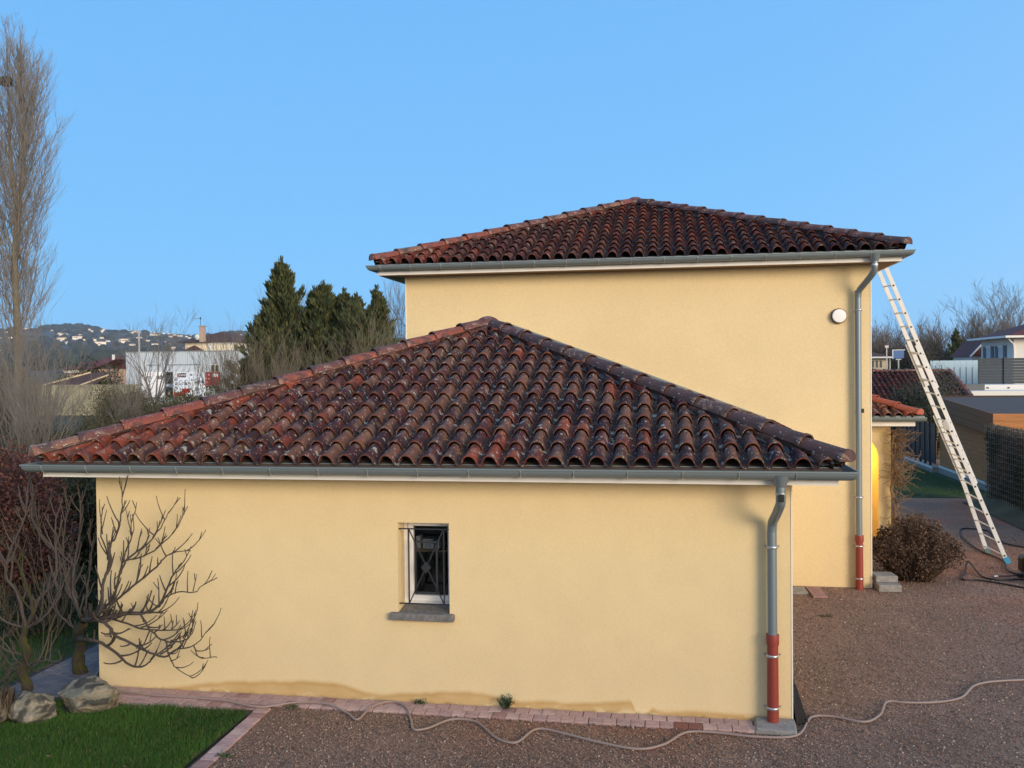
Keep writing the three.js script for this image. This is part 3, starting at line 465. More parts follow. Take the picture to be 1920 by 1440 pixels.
weed('tall_weed', 'bushy green weed growing from the wall joint under the window side of the garage', -3.0, 0.02, 0.06, 0.17, 170, 81, [0.045, 0.085, 0.04], 0.45);
weed('low_weed', 'low dark rosette weed at the foot of the garage wall', -3.98, 0.02, 0.045, 0.07, 90, 82, [0.03, 0.07, 0.022], 1.1);
weed('low_weed', 'small weed tuft in the gravel beside the lawn edging end', -5.35, 0.01, 0.34, 0.05, 60, 83, [0.06, 0.10, 0.02], 1.2);
weed('low_weed', 'small weed tuft in the gravel against the outer side of the edging', -5.47, 0.01, 1.62, 0.05, 80, 84, [0.04, 0.09, 0.025], 1.3);
weed('low_weed', 'flat dry weed patch lying in the gravel before the house wall', 1.02, 0.0, -4.25, 0.05, 80, 85, [0.06, 0.06, 0.03], 1.6);
// splash block under the garage downpipe
one('splash_block', (() => { const g = new RoundedBoxGeometry(0.42, 0.07, 0.32, 2, 0.015); const p = g.attributes.position; for (let k = 0; k < p.count; k++) if (p.getY(k) > 0) { p.setX(k, p.getX(k) * 0.93); p.setY(k, p.getY(k) - 0.06 * Math.max(0, p.getZ(k))); } g.computeVertexNormals(); g.rotateY(-0.06); g.translate(-0.19, 0.03, 0.165); return uvBox(g); })(), M.concrete, 'grey concrete splash block under the garage downpipe', 'block', [-0.19, 0, 0.165]);
// dark ribbed panels leaning on the garage side
{
  const t = thing('leaning_grate', 'dark ribbed grate leaning against the garage side wall', 'grate', [0.1, 0, -0.12]);
  for (let p = 0; p < 4; p++) { const x0 = 0.05 + p * 0.033, yt = 0.30 + 0.035 * p; for (let k = 0; k < 5; k++) { const z = 0.015 - k * 0.075 - 0.01 * p; part('slat', bar(V(x0, 0.006, z), V(0.012 + p * 0.004, yt, z - 0.03), 0.026, 0.030, V(0, 0, 1)), M.rubber, t); } }
  part('crossbar', [bar(V(0.14, 0.06, 0.02), V(0.14, 0.06, -0.34), 0.02, 0.015), bar(V(0.05, 0.27, 0.0), V(0.05, 0.27, -0.36), 0.02, 0.015)], M.rubber, t);
}
// concrete slabs by the house corner, and a slab with a brick at the foot of its wall
{
  const tilt = (g, a, x, y, z) => { g.translate(-x, -y, -z); g.rotateY(a); g.translate(x, y, z); return g; };
  one('concrete_slab', tilt(rbx(2.14, 2.50, 0.0, 0.115, -6.18, -5.9, 0.01), 0.05, 2.3, 0, -6), M.concrete, 'grey concrete slab on the gravel at the house corner, bottom of two', 'slab', [2.32, 0, -6.04], 'slabs at the house corner');
  one('concrete_slab', tilt(rbx(2.13, 2.48, 0.118, 0.225, -6.42, -6.08, 0.01), 0.08, 2.3, 0, -6.2), M.concrete, 'grey concrete slab under the brown bush at the house corner, the upper one', 'slab', [2.3, 0.118, -6.25], 'slabs at the house corner');
  one('paving_slab', tilt(rbx(0.66, 0.98, 0.0, 0.04, -5.95, -5.55, 0.006), 0.03, 0.8, 0, -5.7), M.concrete, 'flat grey paving slab on the gravel between garage and house', 'slab', [0.8, 0, -5.75]);
  one('paving_brick', tilt(rbx(1.02, 1.24, 0.0, 0.035, -6.0, -5.35, 0.006), 0.04, 1.1, 0, -5.6), M.paver[3], 'pink paving brick beside the grey slab at the foot of the house', 'brick', [1.1, 0, -5.65]);
}
// hoses
const hosePts = [[-8.55, -1.1], [-8.27, -0.59], [-7.98, 0.02], [-7.76, 0.14], [-7.27, 0.24], [-6.78, 0.27], [-6.18, 0.30], [-5.67, 0.43], [-5.32, 0.24], [-5.01, 0.23], [-4.7, 0.40], [-4.52, 0.57], [-4.46, 0.24], [-4.3, 0.07], [-4.12, 0.17], [-3.95, 0.5], [-3.84, 0.75], [-3.73, 0.7], [-3.52, 0.42], [-3.28, 0.44], [-2.94, 0.86], [-2.77, 0.92], [-2.59, 0.54], [-2.3, 0.63], [-1.97, 0.78], [-1.54, 0.89], [-1.32, 0.75], [-1.08, 0.41], [-0.81, 0.38], [-0.4, 0.43], [-0.02, 0.35], [0.24, -0.2], [0.43, -0.23], [0.73, -0.12], [0.93, -0.33], [1.12, -0.76], [1.3, -0.75], [1.65, -0.82], [1.92, -0.98], [2.27, -1.48], [2.83, -1.7], [4.2, -1.9]];
one('garden_hose', [new THREE.TubeGeometry(new THREE.CatmullRomCurve3(hosePts.map(([x, z]) => V(x, (x < -5.6 && z < 0.6) || (x < -0.4 && z < 0.3) ? 0.04 : 0.018, z)), false, 'centripetal'), 500, 0.0125, 8)], mat([0.30, 0.225, 0.20], 0.5), 'beige garden hose snaking over pavers and gravel before the garage', 'hose', [-2, 0, 0.5]);
one('pressure_hose', [rod([[6.3, -9.6], [5.67, -10.2], [5.6, -11.0], [5.72, -11.9], [5.34, -12.1], [5.0, -11.2], [4.85, -9.6], [4.95, -8.6], [4.75, -7.6], [5.2, -6.9]].map(([x, z]) => V(x, 0.02, z)), 0.016, 7, 160)], M.rubber, 'black high pressure hose looped round the ladder feet', 'hose', [5.3, 0, -9.8], 'black hoses by the ladder');
one('pressure_hose', [rod([[5.1, -7.05], [4.68, -7.05], [4.3, -6.95], [4.14, -7.15], [4.14, -7.96], [3.95, -7.5], [3.74, -6.9], [3.95, -6.9], [4.3, -6.66], [4.6, -6.35], [5.2, -5.9]].map(([x, z], k) => V(x, k === 4 ? 0.12 : 0.02, z)), 0.016, 7, 160)], M.rubber, 'black hose with a sharp kink lying beside the spray lance', 'hose', [4.3, 0, -7], 'black hoses by the ladder');
{
  const t = thing('spray_lance', 'black pressure washer lance with a metal tip lying on the gravel', 'lance', [4.6, 0, -7.2]);
  part('tube', [rod([V(4.38, 0.035, -7.17), V(4.6, 0.04, -7.2), V(4.74, 0.06, -7.23)], 0.011, 8, 12)], M.rubber, t); part('nozzle', [rod([V(4.32, 0.033, -7.16), V(4.385, 0.035, -7.17)], 0.014, 8, 4)], M.steel, t);
  const s = new THREE.Shape(); s.moveTo(0, 0); s.lineTo(0.28, 0.02); s.lineTo(0.34, -0.14); s.lineTo(0.27, -0.16); s.lineTo(0.21, -0.06); s.lineTo(0.02, -0.06); s.closePath(); const g = new THREE.ExtrudeGeometry(s, { depth: 0.05, bevelEnabled: true, bevelSize: 0.012, bevelThickness: 0.012, bevelSegments: 2 }); g.rotateX(-Math.PI / 2); g.translate(4.72, 0.03, -7.22); part('grip', [g], M.black, t);
}
{
  const t = thing('pressure_washer', 'black pressure washer body standing on the gravel behind the lance', 'washer', [5.0, 0, -6.75]);
  part('body', [rbx(4.72, 5.05, 0.03, 0.20, -7.0, -6.6, 0.05, 3), rbx(4.85, 5.2, 0.05, 0.34, -7.62, -7.35, 0.05, 3)], M.black, t); part('wheel', [(() => { const g = new THREE.CylinderGeometry(0.09, 0.09, 0.05, 20); g.rotateX(Math.PI / 2); g.translate(4.85, 0.09, -6.56); return g; })()], M.rubber, t);
}
// ladder of three sections, leaning on the eave of the house
{
  const t = thing('extension_ladder', 'tall three section aluminium extension ladder leaning on the house eave', 'ladder', [4.93, 0, -8.8]);
  const alu = new THREE.MeshStandardMaterial({ map: speckle([0.64, 0.66, 0.68], 0.16, 121, 64, [3, 3], 256), roughness: 0.45, metalness: 0.2 });
  const N0 = V(4.96, 0.04, -8.43), N1 = V(2.70, 5.52, -8.07), dir = N1.clone().sub(N0), L = dir.length(); dir.normalize();
  const across = V(0, 0, -1).addScaledVector(dir, dir.z).normalize(), nrm = V(0, 0, 0).crossVectors(dir, across).normalize(); // nrm away from house (down-right) or towards
  const secs = [['base_section', 0.0, 0.485, 0.70, 0], ['middle_section', 0.262, 0.735, 0.64, 1], ['fly_section', 0.585, 1.0, 0.58, 2]];
  for (const [nm, a, b, w, lv] of secs) {
    const off = nrm.clone().multiplyScalar((lv - 0) * -0.035), ins = (0.70 - w) / 2; const p0 = N0.clone().addScaledVector(dir, a * L).add(off).addScaledVector(across, ins), p1 = N0.clone().addScaledVector(dir, b * L).add(off).addScaledVector(across, ins);
    const rail = (s, e) => bar(s, e, 0.025, 0.074, nrm.clone());
    const sec = part(nm, rail(p0, p1), alu, t);
    const q0 = p0.clone().addScaledVector(across, w), q1 = p1.clone().addScaledVector(across, w);
    if (lv === 0) { const k = N0.clone().addScaledVector(dir, 0.24 * L).addScaledVector(across, w); part('rail', [rail(k, q1), rail(V(4.9, 0.04, -9.30), k)], alu, sec); } else part('rail', rail(q0, q1), alu, sec);
    const n = Math.floor((b - a) * L / 0.28); for (let k = 0; k < n; k++) { const c = p0.clone().addScaledVector(dir, 0.12 + k * 0.28), fl = lv === 0 && 0.12 + k * 0.28 < 0.24 * L; const end = fl ? V(4.9, 0.04, -9.30).lerp(N0.clone().addScaledVector(dir, 0.24 * L).addScaledVector(across, w), (0.12 + k * 0.28) / (0.24 * L)) : c.clone().addScaledVector(across, w); part('rung', [rod([c.clone().addScaledVector(across, -0.012), end], 0.014, 8, 1)], alu, sec); const cap = rod([c.clone().addScaledVector(across, -0.0135), c.clone().addScaledVector(across, -0.021)], 0.017, 10, 1); const capEnd = new THREE.CircleGeometry(0.017, 10); capEnd.lookAt(across.clone().negate()); capEnd.translate(...c.clone().addScaledVector(across, -0.021).toArray()); part('rung_plug', [cap, capEnd], M.black, sec); }
    if (lv === 0) { part('hook', [bar(p1.clone().addScaledVector(dir, -0.18).addScaledVector(nrm, 0.06), p1.clone().addScaledVector(dir, -0.02).addScaledVector(nrm, 0.06), 0.03, 0.09, nrm)], M.steel, sec); }
  }
  const blue = mat([0.03, 0.24, 0.42], 0.5); part('foot', [bar(V(4.985, 0.0, -8.43), V(4.935, 0.12, -8.425), 0.05, 0.10, nrm)], blue, t); part('foot', [bar(V(4.925, 0.0, -9.31), V(4.885, 0.12, -9.29), 0.05, 0.10, nrm)], mat([0.10, 0.16, 0.18], 0.6), t);
}
// boulders
function boulder(label, c, s, seed) {
  let g = new THREE.IcosahedronGeometry(1, 14); g.deleteAttribute('uv'); g.deleteAttribute('normal'); g = mergeVertices(g); const p = g.attributes.position, col = [], rr = rng(seed * 31), cuts = Array.from({ length: 16 }, () => [rdir(rr), 0.62 + 0.24 * rr()]);
  for (let k = 0; k < p.count; k++) { const v = V(p.getX(k), p.getY(k), p.getZ(k)); for (const [cn, cd] of cuts) { const dd = v.dot(cn) - cd; if (dd > 0) v.addScaledVector(cn, -dd * 0.9); } const n = 1.0 + 0.22 * fbm(v.x * 1.5 + seed, v.y * 1.5 + v.z * 1.9, 4, seed) + 0.22 * (fbm(v.x * 6 + v.z * 5, v.y * 6 + seed, 4, seed + 3) - 0.5); v.multiplyScalar(n); p.setXYZ(k, c[0] + v.x * s[0], Math.max(-0.05, c[1] + v.y * s[1]), c[2] + v.z * s[2]); const m = smooth(0.48, 0.66, fbm(v.x * 3.5 + seed, v.y * 3.5 + v.z * 3, 4, seed + 9)), dk = smooth(0.52, 0.62, fbm(v.x * 2.2 + v.z * 2, v.y * 2.6 + seed, 4, seed + 12)), w = 0.8 + 0.5 * hash2(k, seed, 2); col.push(lerp(lerp(0.19, 0.05, dk), 0.34, m * 0.6) * w, lerp(lerp(0.17, 0.048, dk), 0.29, m * 0.6) * w, lerp(lerp(0.12, 0.04, dk), 0.21, m * 0.6) * w); }
  g.setAttribute('color', new THREE.Float32BufferAttribute(col, 3)); g.computeVertexNormals();
  return one('boulder', g, new THREE.MeshStandardMaterial({ vertexColors: true, roughness: 0.95 }), label, 'boulder', [c[0], 0, c[2]], 'rockery boulders');
}
boulder('pale lichen covered boulder next to the garage corner, largest of the rockery', [-7.62, 0.13, 0.60], [0.33, 0.21, 0.25], 3);
boulder('rounded grey boulder between the fig trunk and the pale boulder', [-8.0, 0.11, 0.98], [0.24, 0.19, 0.22], 7);
boulder('earthy boulder hung with dry grass beside the mossy fig trunk', [-8.42, 0.12, 1.12], [0.24, 0.20, 0.26], 12);

// ---------------------------------------------------------------- entrance porch on the house side, with its lit lamp
const porch = thing('entrance_porch', 'small ochre porch with an arched opening and bright clay tile roof beside the house', 'porch', [2.8, 0, -10.5]);
{
  const x1 = 3.40, zF = -10.5, zB = -14.5, yS = 2.47, s = new THREE.Shape(); s.moveTo(HX1 + 0.004, 0); s.lineTo(HX1 + 0.004, yS); s.lineTo(x1, yS); s.lineTo(x1, 0); s.lineTo(3.15, 0); s.lineTo(3.15, 1.75); s.quadraticCurveTo(3.12, 2.18, 2.65, 2.26); s.quadraticCurveTo(2.24, 2.18, 2.2, 1.75); s.lineTo(2.2, 0); s.closePath();
  const g = new THREE.ExtrudeGeometry(s, { depth: 0.34, bevelEnabled: false, curveSegments: 14 }); g.translate(0, 0, zF - 0.34); part('front_wall', g, M.wall, porch);
  part('side_wall', bx(x1 - 0.25, x1, 0, yS, zB, zF - 0.342), M.wall, porch); part('door', [rbx(2.25, 3.1, 0.02, 2.1, zB + 0.3, zB + 0.36, 0.01)], mat([0.05, 0.03, 0.02], 0.5), porch); part('back_wall', bx(HX1 + 0.004, x1 - 0.252, 0, yS, zB, zB + 0.25), M.wall, porch);
  const e = 0.40, xe = x1 + e, yE = 2.62, zf = zF + e, up = V(0, SIN, -COS), nr = V(0, COS, SIN);
  part('ceiling', bx(HX1 + 0.004, x1 + 0.36, yS + 0.003, yS + 0.03, zB, zF + 0.36), M.soffit, porch);
  part('fascia', [bx(HX1 + 0.004, x1 + 0.37, 2.45, 2.545, zF + 0.37, zF + 0.395), bx(x1 + 0.372, x1 + 0.395, 2.45, 2.545, zB, zF + 0.37)], M.white, porch);
  const rise = (xe - HX1) * SLOPE; const roof = part('roof', poly([[HX1 + 0.01, yE, zf], [xe, yE, zf], [xe, yE, zB], [HX1 + 0.01, yE + rise, zf - (xe - HX1)], [HX1 + 0.01, yE + rise, zB], [HX1 + 0.01, yE, zB]], [0, 1, 3, 1, 2, 4, 1, 4, 3, 0, 5, 2, 0, 2, 1, 2, 5, 4]), M.deck, porch);
  const w = xe - HX1 - 0.01; tileSlope(roof, { o: V(HX1 + 0.01, yE, zf + 0.03), dx: V(1, 0, 0), inn: V(0, 0, -1), len: w, left: false, right: true, bmax: w / COS, m: M.tileNew, single: true, seed: 91, margin: 0.08 });
  tileSlope(roof, { o: V(xe + 0.03, yE, zf), dx: V(0, 0, -1), inn: V(-1, 0, 0), len: zf - zB, left: true, right: false, bmax: w / COS - 0.1, m: M.tileNew, seed: 92, margin: 0.08 });
  const hm = [mat([0.42, 0.115, 0.06], 0.75), mat([0.36, 0.095, 0.055], 0.8)]; hipLine(roof, V(xe + 0.05, yE - 0.01, zf + 0.05), V(HX1 + 0.01, yE + rise, zf - (xe - HX1)), 93, hm, 0.08);
  const gp = gutterProfile(0.475, 2.635, 0.075); const gg = new THREE.BufferGeometry(), pos = [], idx = []; const np = gp.length; for (const x of [HX1 + 0.01, xe + 0.17]) for (const [o, y] of gp) pos.push(x, y, zF + o); for (let k = 0; k < np; k++) { const b = (k + 1) % np; idx.push(k, k + np, b, b, k + np, b + np); } gg.setAttribute('position', new THREE.Float32BufferAttribute(pos, 3)); gg.setIndex(idx); const g2 = gg.toNonIndexed(); g2.computeVertexNormals(); part('gutter', uvBox(g2), M.zinc, porch);
}
{
  const t = thing('porch_lamp', 'lit warm lantern inside the arched porch', 'lamp', [2.35, 1.9, -11.05]);
  part('bracket', [bar(V(HX1 + 0.005, 2.085, -11.05), V(2.45, 2.085, -11.05), 0.03, 0.03)], M.iron, t);
  const glow = new THREE.MeshStandardMaterial({ color: lin(0.9, 0.6, 0.25), emissive: lin(1, 0.62, 0.16), emissiveIntensity: 6, roughness: 0.5 });
  part('globe', [(() => { const g = new THREE.SphereGeometry(0.07, 16, 12); g.translate(2.45, 2.0, -11.05); return g; })()], glow, t);
  const pl = new THREE.PointLight(lin(1, 0.66, 0.09), 2.6, 0, 2); pl.position.set(2.45, 2.0, -11.05); pl.castShadow = true; pl.shadow.radius = 3; pl.name = 'porch_light'; scene.add(pl);
}

{ // a few fallen leaves and twigs on the gravel and lawn
  const r = rng(401), L = new Leaves(); for (let k = 0; k < 70; k++) { const x = k < 12 ? -8 + 2.1 * r() : -5 + 10 * r(), z = k < 12 ? 0.9 + 1.2 * r() : (r() < 0.4 ? 0.35 + 1.6 * r() : -5.6 + 6 * r()); if (k >= 12 && x < 0.1 && z < 0.33) continue; const a = r() * 6.28, d = V(Math.cos(a), 0.15, Math.sin(a)).normalize(), w = 0.6 + 0.7 * r(); L.add(V(x, k < 12 ? 0.045 : 0.014, z), d, V(-Math.sin(a), 0.2 * (r() - 0.5), Math.cos(a)), 0.03 + 0.04 * r(), r() < 0.3 ? 0.006 : 0.025, r() < 0.5 ? [0.05 * w, 0.03 * w, 0.02 * w] : [0.20 * w, 0.12 * w, 0.06 * w]); }
  one('fallen_leaves', L.geo(), leafMat, 'dry fallen leaves and twigs scattered over gravel and lawn', 'leaves', [0, 0, 0], null, 'stuff');
}
// ---------------------------------------------------------------- right-hand boundary: shed, fences, hedge, neighbours
const woodTex = (c, seed) => tex(512, 256, (i, j) => { const k = 0.7 + 0.6 * fbm(i / 90, j / 5, 4, seed) ; return c.map((v) => v * k); }, { repeat: [0.5, 1] });
M.shedDark = new THREE.MeshStandardMaterial({ map: woodTex([0.24, 0.10, 0.04], 141), roughness: 0.75 });
M.shedBrown = new THREE.MeshStandardMaterial({ map: woodTex([0.46, 0.19, 0.068], 142), roughness: 0.75 });
M.shedOrange = new THREE.MeshStandardMaterial({ map: woodTex([0.36, 0.15, 0.045], 143), roughness: 0.65 });
{
  const t = thing('garden_shed', 'brown timber garden shed with a flat roof and orange front boards', 'shed', [8.0, 0, -17.5]);
  const xw = 7.95, zf = -17.9, zb = -23.3;
  for (let k = 0; k < 15; k++) { const y = 0.28 + k * 0.135; part('wall_board', bx(xw, xw + 0.035, y, y + 0.131, zb, zf), M.shedBrown, t); }
  for (let k = 0; k < 15; k++) { const y = 0.28 + k * 0.135; part('front_board', bx(xw + 0.037, 12, y, y + 0.131, zf - 0.035, zf), M.shedOrange, t); }
  part('core', [bx(xw + 0.04, 11.9, 0.2, 2.28, zb, zf - 0.04)], M.shedDark, t);
  const fx = 7.70, zn = -17.4, zr = -23.25;
  for (let k = 0; k < 3; k++) { const y = 1.71 + k * 0.21; part('fascia_board', bar(V(fx, y + 0.10, zn - 0.02), V(fx, y + 0.43, zr), 0.03, 0.203, V(0, 1, 0)), M.shedDark, t); part('fascia_board', bx(fx - 0.015, 12.3, y, y + 0.203, zn - 0.015, zn + 0.015), M.shedOrange, t); }
  part('roof', poly([[fx, 2.28, zn], [12.3, 2.28, zn], [12.3, 2.60, zr], [fx, 2.60, zr], [fx, 2.05, zn], [12.3, 2.05, zn], [12.3, 2.2, zr], [fx, 2.2, zr]], [0, 1, 2, 0, 2, 3, 4, 6, 5, 4, 7, 6, 0, 4, 5, 0, 5, 1, 3, 2, 6, 3, 6, 7, 0, 3, 7, 0, 7, 4, 1, 5, 6, 1, 6, 2]), mat([0.075, 0.06, 0.055], 0.95), t);
  part('roof_trim', [bar(V(fx, 2.60, zr - 0.03), V(12.3, 2.60, zr - 0.03), 0.04, 0.10)], mat([0.06, 0.035, 0.022], 0.8), t);
  part('post', [bx(7.27, 7.43, 0, 1.95, -16.40, -16.24)], M.shedBrown, t); part('post', [bx(7.72, 7.84, 0, 1.72, -17.56, -17.44)], M.shedDark, t);
  part('base', bx(xw - 0.05, 12, 0, 0.2, zb, zf + 0.02), M.concrete, t); part('base_trim', bx(xw - 0.055, xw - 0.02, 0.2, 0.27, zb, zf + 0.02), M.white, t);
  part('drain_spout', [rod([V(7.74, 1.72, -17.36), V(7.80, 1.62, -17.45), V(8.1, 1.45, -17.7)], 0.035, 8, 16)], M.zinc, t);
}
{
  const t = thing('metal_fence', 'dark blue metal fence panels on a concrete kerb beyond the porch', 'fence', [7.85, 0, -28]); const teal = mat([0.012, 0.040, 0.062], 0.45, { metalness: 0.2 });
  for (let k = 0; k < 16; k++) { const z = -23.4 - k * 0.62; part('panel', bx(7.82, 7.85, 0.30, 1.66, z - 0.60, z), teal, t); part('post', [bx(7.79, 7.875, 0.2, 1.70, z - 0.62, z - 0.605)], teal, t); }
  part('kerb', bx(7.72, 7.96, 0, 0.2, -33.5, -23.35), M.concrete, t); part('kerb_trim', bx(7.70, 7.718, 0.14, 0.21, -33.5, -23.35), M.white, t);
}
{ // wire fence with clipped ivy, running towards the photographer
  const t = thing('wire_fence', 'wire mesh fence overgrown with dark ivy beside the shed', 'fence', [7.1, 0, -13.5]);
  const r = rng(151), L = new Leaves(); for (let k = 0; k < 42000; k++) { const z = -16.2 + 7.5 * r(), y = 0.08 + 2.05 * r(); const o = V(7.12 + 0.16 * r() + 0.12 * (fbm(z * 2, y * 2, 3, 6) - 0.5), y, z), d = V(-0.4 - 0.6 * r(), r() * 1.2 - 0.9, (r() - 0.5) * 1.6).normalize(), w = 0.5 + r(), dry = noise(z * 1.4, y * 1.8, 12) > 0.55; L.add(o, d, perp(d, r), 0.03 + 0.03 * r(), 0.025 + 0.02 * r(), dry ? [0.10 * w, 0.085 * w, 0.06 * w] : [0.035 * w, 0.05 * w, 0.024 * w]); }
  part('ivy', L.geo(), leafMat, t); for (let k = 0; k < 12; k++) part('plank', bx(7.33, 7.36, 0.02 + k * 0.165, 0.175 + k * 0.165, -16.2, -8.7), M.shedBrown, t);
  const wires = []; for (let k = 0; k < 55; k++) { const z = -16.2 + k * 0.14; wires.push(bar(V(7.09, 0.1, z), V(7.09, 2.1, z), 0.005, 0.005, V(1, 0, 0))); } for (let k = 0; k < 15; k++) wires.push(bar(V(7.088, 0.12 + k * 0.14, -16.2), V(7.088, 0.12 + k * 0.14, -8.7), 0.005, 0.005)); part('mesh', wires, mat([0.35, 0.36, 0.36], 0.45, { metalness: 0.6 }), t);
  for (let k = 0; k < 4; k++) part('post', [bx(7.37, 7.45, 0, 2.05, -16.15 + k * 2.4, -16.07 + k * 2.4)], M.shedBrown, t);
  structure('earth_bank', (() => { const g = new THREE.PlaneGeometry(1.1, 8, 8, 40); g.rotateX(-Math.PI / 2); const p = g.attributes.position; for (let k = 0; k < p.count; k++) { const x = p.getX(k), z = p.getZ(k); p.setY(k, 0.02 + smooth(-0.55, 0.2, x) * (0.18 + 0.1 * noise(z * 2, x * 3, 4))); } g.translate(7.1, 0, -12.3); g.computeVertexNormals(); return uvBox(g); })(), M.earth);
}
// neighbour's outbuilding with tile roof
{
  const t = thing('neighbour_outbuilding', 'low neighbouring building whose brown tile roof shows behind the olive bush', 'building', [9, 0, -33]);
  part('wall', [bx(2.5, 11.3, 0, 1.9, -36.4, -31.9)], M.wall, t);
  const yE = 1.92, zf = -31.5, xe = 11.75, half = 3.9; const roof = part('roof', poly([[2, yE, zf], [xe, yE, zf], [xe, yE, zf - 2 * half], [2, yE + half * SLOPE, zf - half], [xe - half * 0.0, yE + half * SLOPE, zf - half], [2, yE, zf - 2 * half]], [0, 1, 4, 0, 4, 3, 1, 2, 4, 2, 5, 3, 2, 3, 4, 0, 5, 2, 0, 2, 1]), M.deck, t);
  tileSlope(roof, { o: V(6.4, yE, zf + 0.03), dx: V(1, 0, 0), inn: V(0, 0, -1), len: 5.35, left: false, right: false, bmax: half / COS, m: M.tileDark, single: true, seed: 161, margin: 0 });
  hipLine(roof, V(6.4, yE + half * SLOPE, zf - half), V(xe, yE + half * SLOPE, zf - half), 163, M.hipTile, 0.04); hipLine(roof, V(xe, yE, zf), V(xe, yE + half * SLOPE, zf - half), 164, M.hipTile, 0.06);
}
const plainRoof = (c, seed) => new THREE.MeshStandardMaterial({ map: tex(256, 256, (i, j) => { const k = 0.8 + 0.25 * Math.sin(i / 256 * Math.PI * 2 * 16) + 0.4 * (fbm(i / 20, j / 20, 3, seed) - 0.5); return c.map((v) => v * k); }, { repeat: [0.25, 0.25] }), roughness: 0.8 });
const purpleRoof = plainRoof([0.10, 0.032, 0.040], 171), brownRoof = plainRoof([0.105, 0.048, 0.032], 172), redRoof = plainRoof([0.15, 0.036, 0.030], 173);
const cream = mat([0.66, 0.56, 0.40], 0.9), whiteWall = mat([0.70, 0.69, 0.66], 0.85), darkGlass = mat([0.02, 0.022, 0.026], 0.15), peach = mat([0.62, 0.40, 0.27], 0.9);
function hipped(t, x0, x1, z0, z1, y, sl, m, ov = 0.5, name = 'roof') {   // simple closed hip roof, z0 front
  x0 -= ov; x1 += ov; z0 += ov; z1 -= ov; const w = x1 - x0, d = z0 - z1, h = Math.min(w, d) / 2, a = w >= d ? [[x0 + h, z0 - h], [x1 - h, z0 - h]] : [[x0 + w / 2, z0 - h], [x0 + w / 2, z1 + h]], Y = y + h * sl;
  const P = [[x0, y, z0], [x1, y, z0], [x1, y, z1], [x0, y, z1], [a[0][0], Y, a[0][1]], [a[1][0], Y, a[1][1]]];
  const idx = w >= d ? [0, 1, 5, 0, 5, 4, 1, 2, 5, 2, 3, 4, 2, 4, 5, 3, 0, 4, 0, 3, 2, 0, 2, 1] : [0, 1, 4, 1, 2, 5, 1, 5, 4, 2, 3, 5, 3, 0, 4, 3, 4, 5, 0, 3, 2, 0, 2, 1];
  return part(name, poly(P, idx), m, t);
}
{
  const t = thing('white_neighbour_house', 'white neighbouring house with dark red roof and grey shutters above the dark fence', 'house', [25, 0, -58]);
  part('wall', [bx(21.4, 36, 0, 5.45, -61.3, -55)], whiteWall, t);
  hipped(t, 21.4, 36, -55, -61.3, 5.48, 0.36, redRoof, 0.65);
  part('gutter', [bx(20.62, 20.75, 5.42, 5.56, -61.95, -54.35), bx(20.62, 36, 5.42, 5.56, -54.34, -54.2)], M.white, t); part('downpipe', [rod([V(20.9, 5.4, -54.6), V(21.1, 5.2, -54.75), V(21.33, 5.0, -54.9), V(21.33, 2.5, -54.9)], 0.06, 7, 20)], M.white, t);
  for (const z of [-57.3, -59.7]) { const wn = part('window', [bx(21.36, 21.395, 3.6, 4.95, z - 0.5, z + 0.5)], mat([0.42, 0.47, 0.53], 0.4), t); for (const s of [-1, 1]) part('shutter', bx(21.33, 21.39, 3.6, 4.95, z + s * 0.78 - 0.26, z + s * 0.78 + 0.26), mat([0.11, 0.13, 0.155], 0.7), wn); part('lintel', bx(21.32, 21.36, 4.85, 5.0, z - 0.5, z + 0.5), M.white, wn); }
}
{ const t = thing('neighbour_annex', 'small red roofed annex with pale verge next to the white neighbouring house', 'building', [22, 0, -65]); part('wall', [bx(21.75, 24, 0, 4.3, -69, -64.4)], whiteWall, t); part('roof', poly([[21.5, 4.3, -64], [22.6, 5.5, -64], [22.6, 5.5, -69.2], [21.5, 4.3, -69.2], [24.2, 4.3, -64], [24.2, 4.3, -69.2]], [0, 1, 2, 0, 2, 3, 1, 4, 5, 1, 5, 2, 0, 4, 1, 3, 2, 5]), redRoof, t); part('verge', [bar(V(21.45, 4.27, -63.95), V(22.6, 5.55, -63.95), 0.12, 0.1)], whiteWall, t); }
{
  const t = thing('sheet_fence', 'pale blue metal sheet fence with dark slots behind the tile roof', 'fence', [13.9, 0, -42]); const pale = mat([0.36, 0.50, 0.60], 0.4, { metalness: 0.2 });
  for (let k = 0; k < 8; k++) { const x = 12.7 + k * 0.302; part('sheet', bx(x, x + 0.297, 1.0, 3.92, -42.03, -42), pale, t); part('slot', bx(x + 0.26, x + 0.295, 1.0, 3.55, -41.998, -41.99), M.zincDark, t); }
  part('frame', [bx(12.6, 15.2, 0, 1.0, -42.2, -41.9)], M.concrete, t);
}
{
  const t = thing('slat_fence', 'dark grey horizontal slat fence on a white wall, before the white neighbouring house', 'fence', [16, 0, -39]); const dk = mat([0.016, 0.030, 0.044], 0.5);
  for (let k = 0; k < 9; k++) { const y = 2.73 + k * 0.142; part('slat', bx(14.15, 19.5, y, y + 0.134, -39.03, -39), dk, t); } for (const x of [14.12, 15.31, 16.6, 17.9]) part('post', bx(x, x + 0.07, 2.7, 4.06, -38.998, -38.93), dk, t);
}
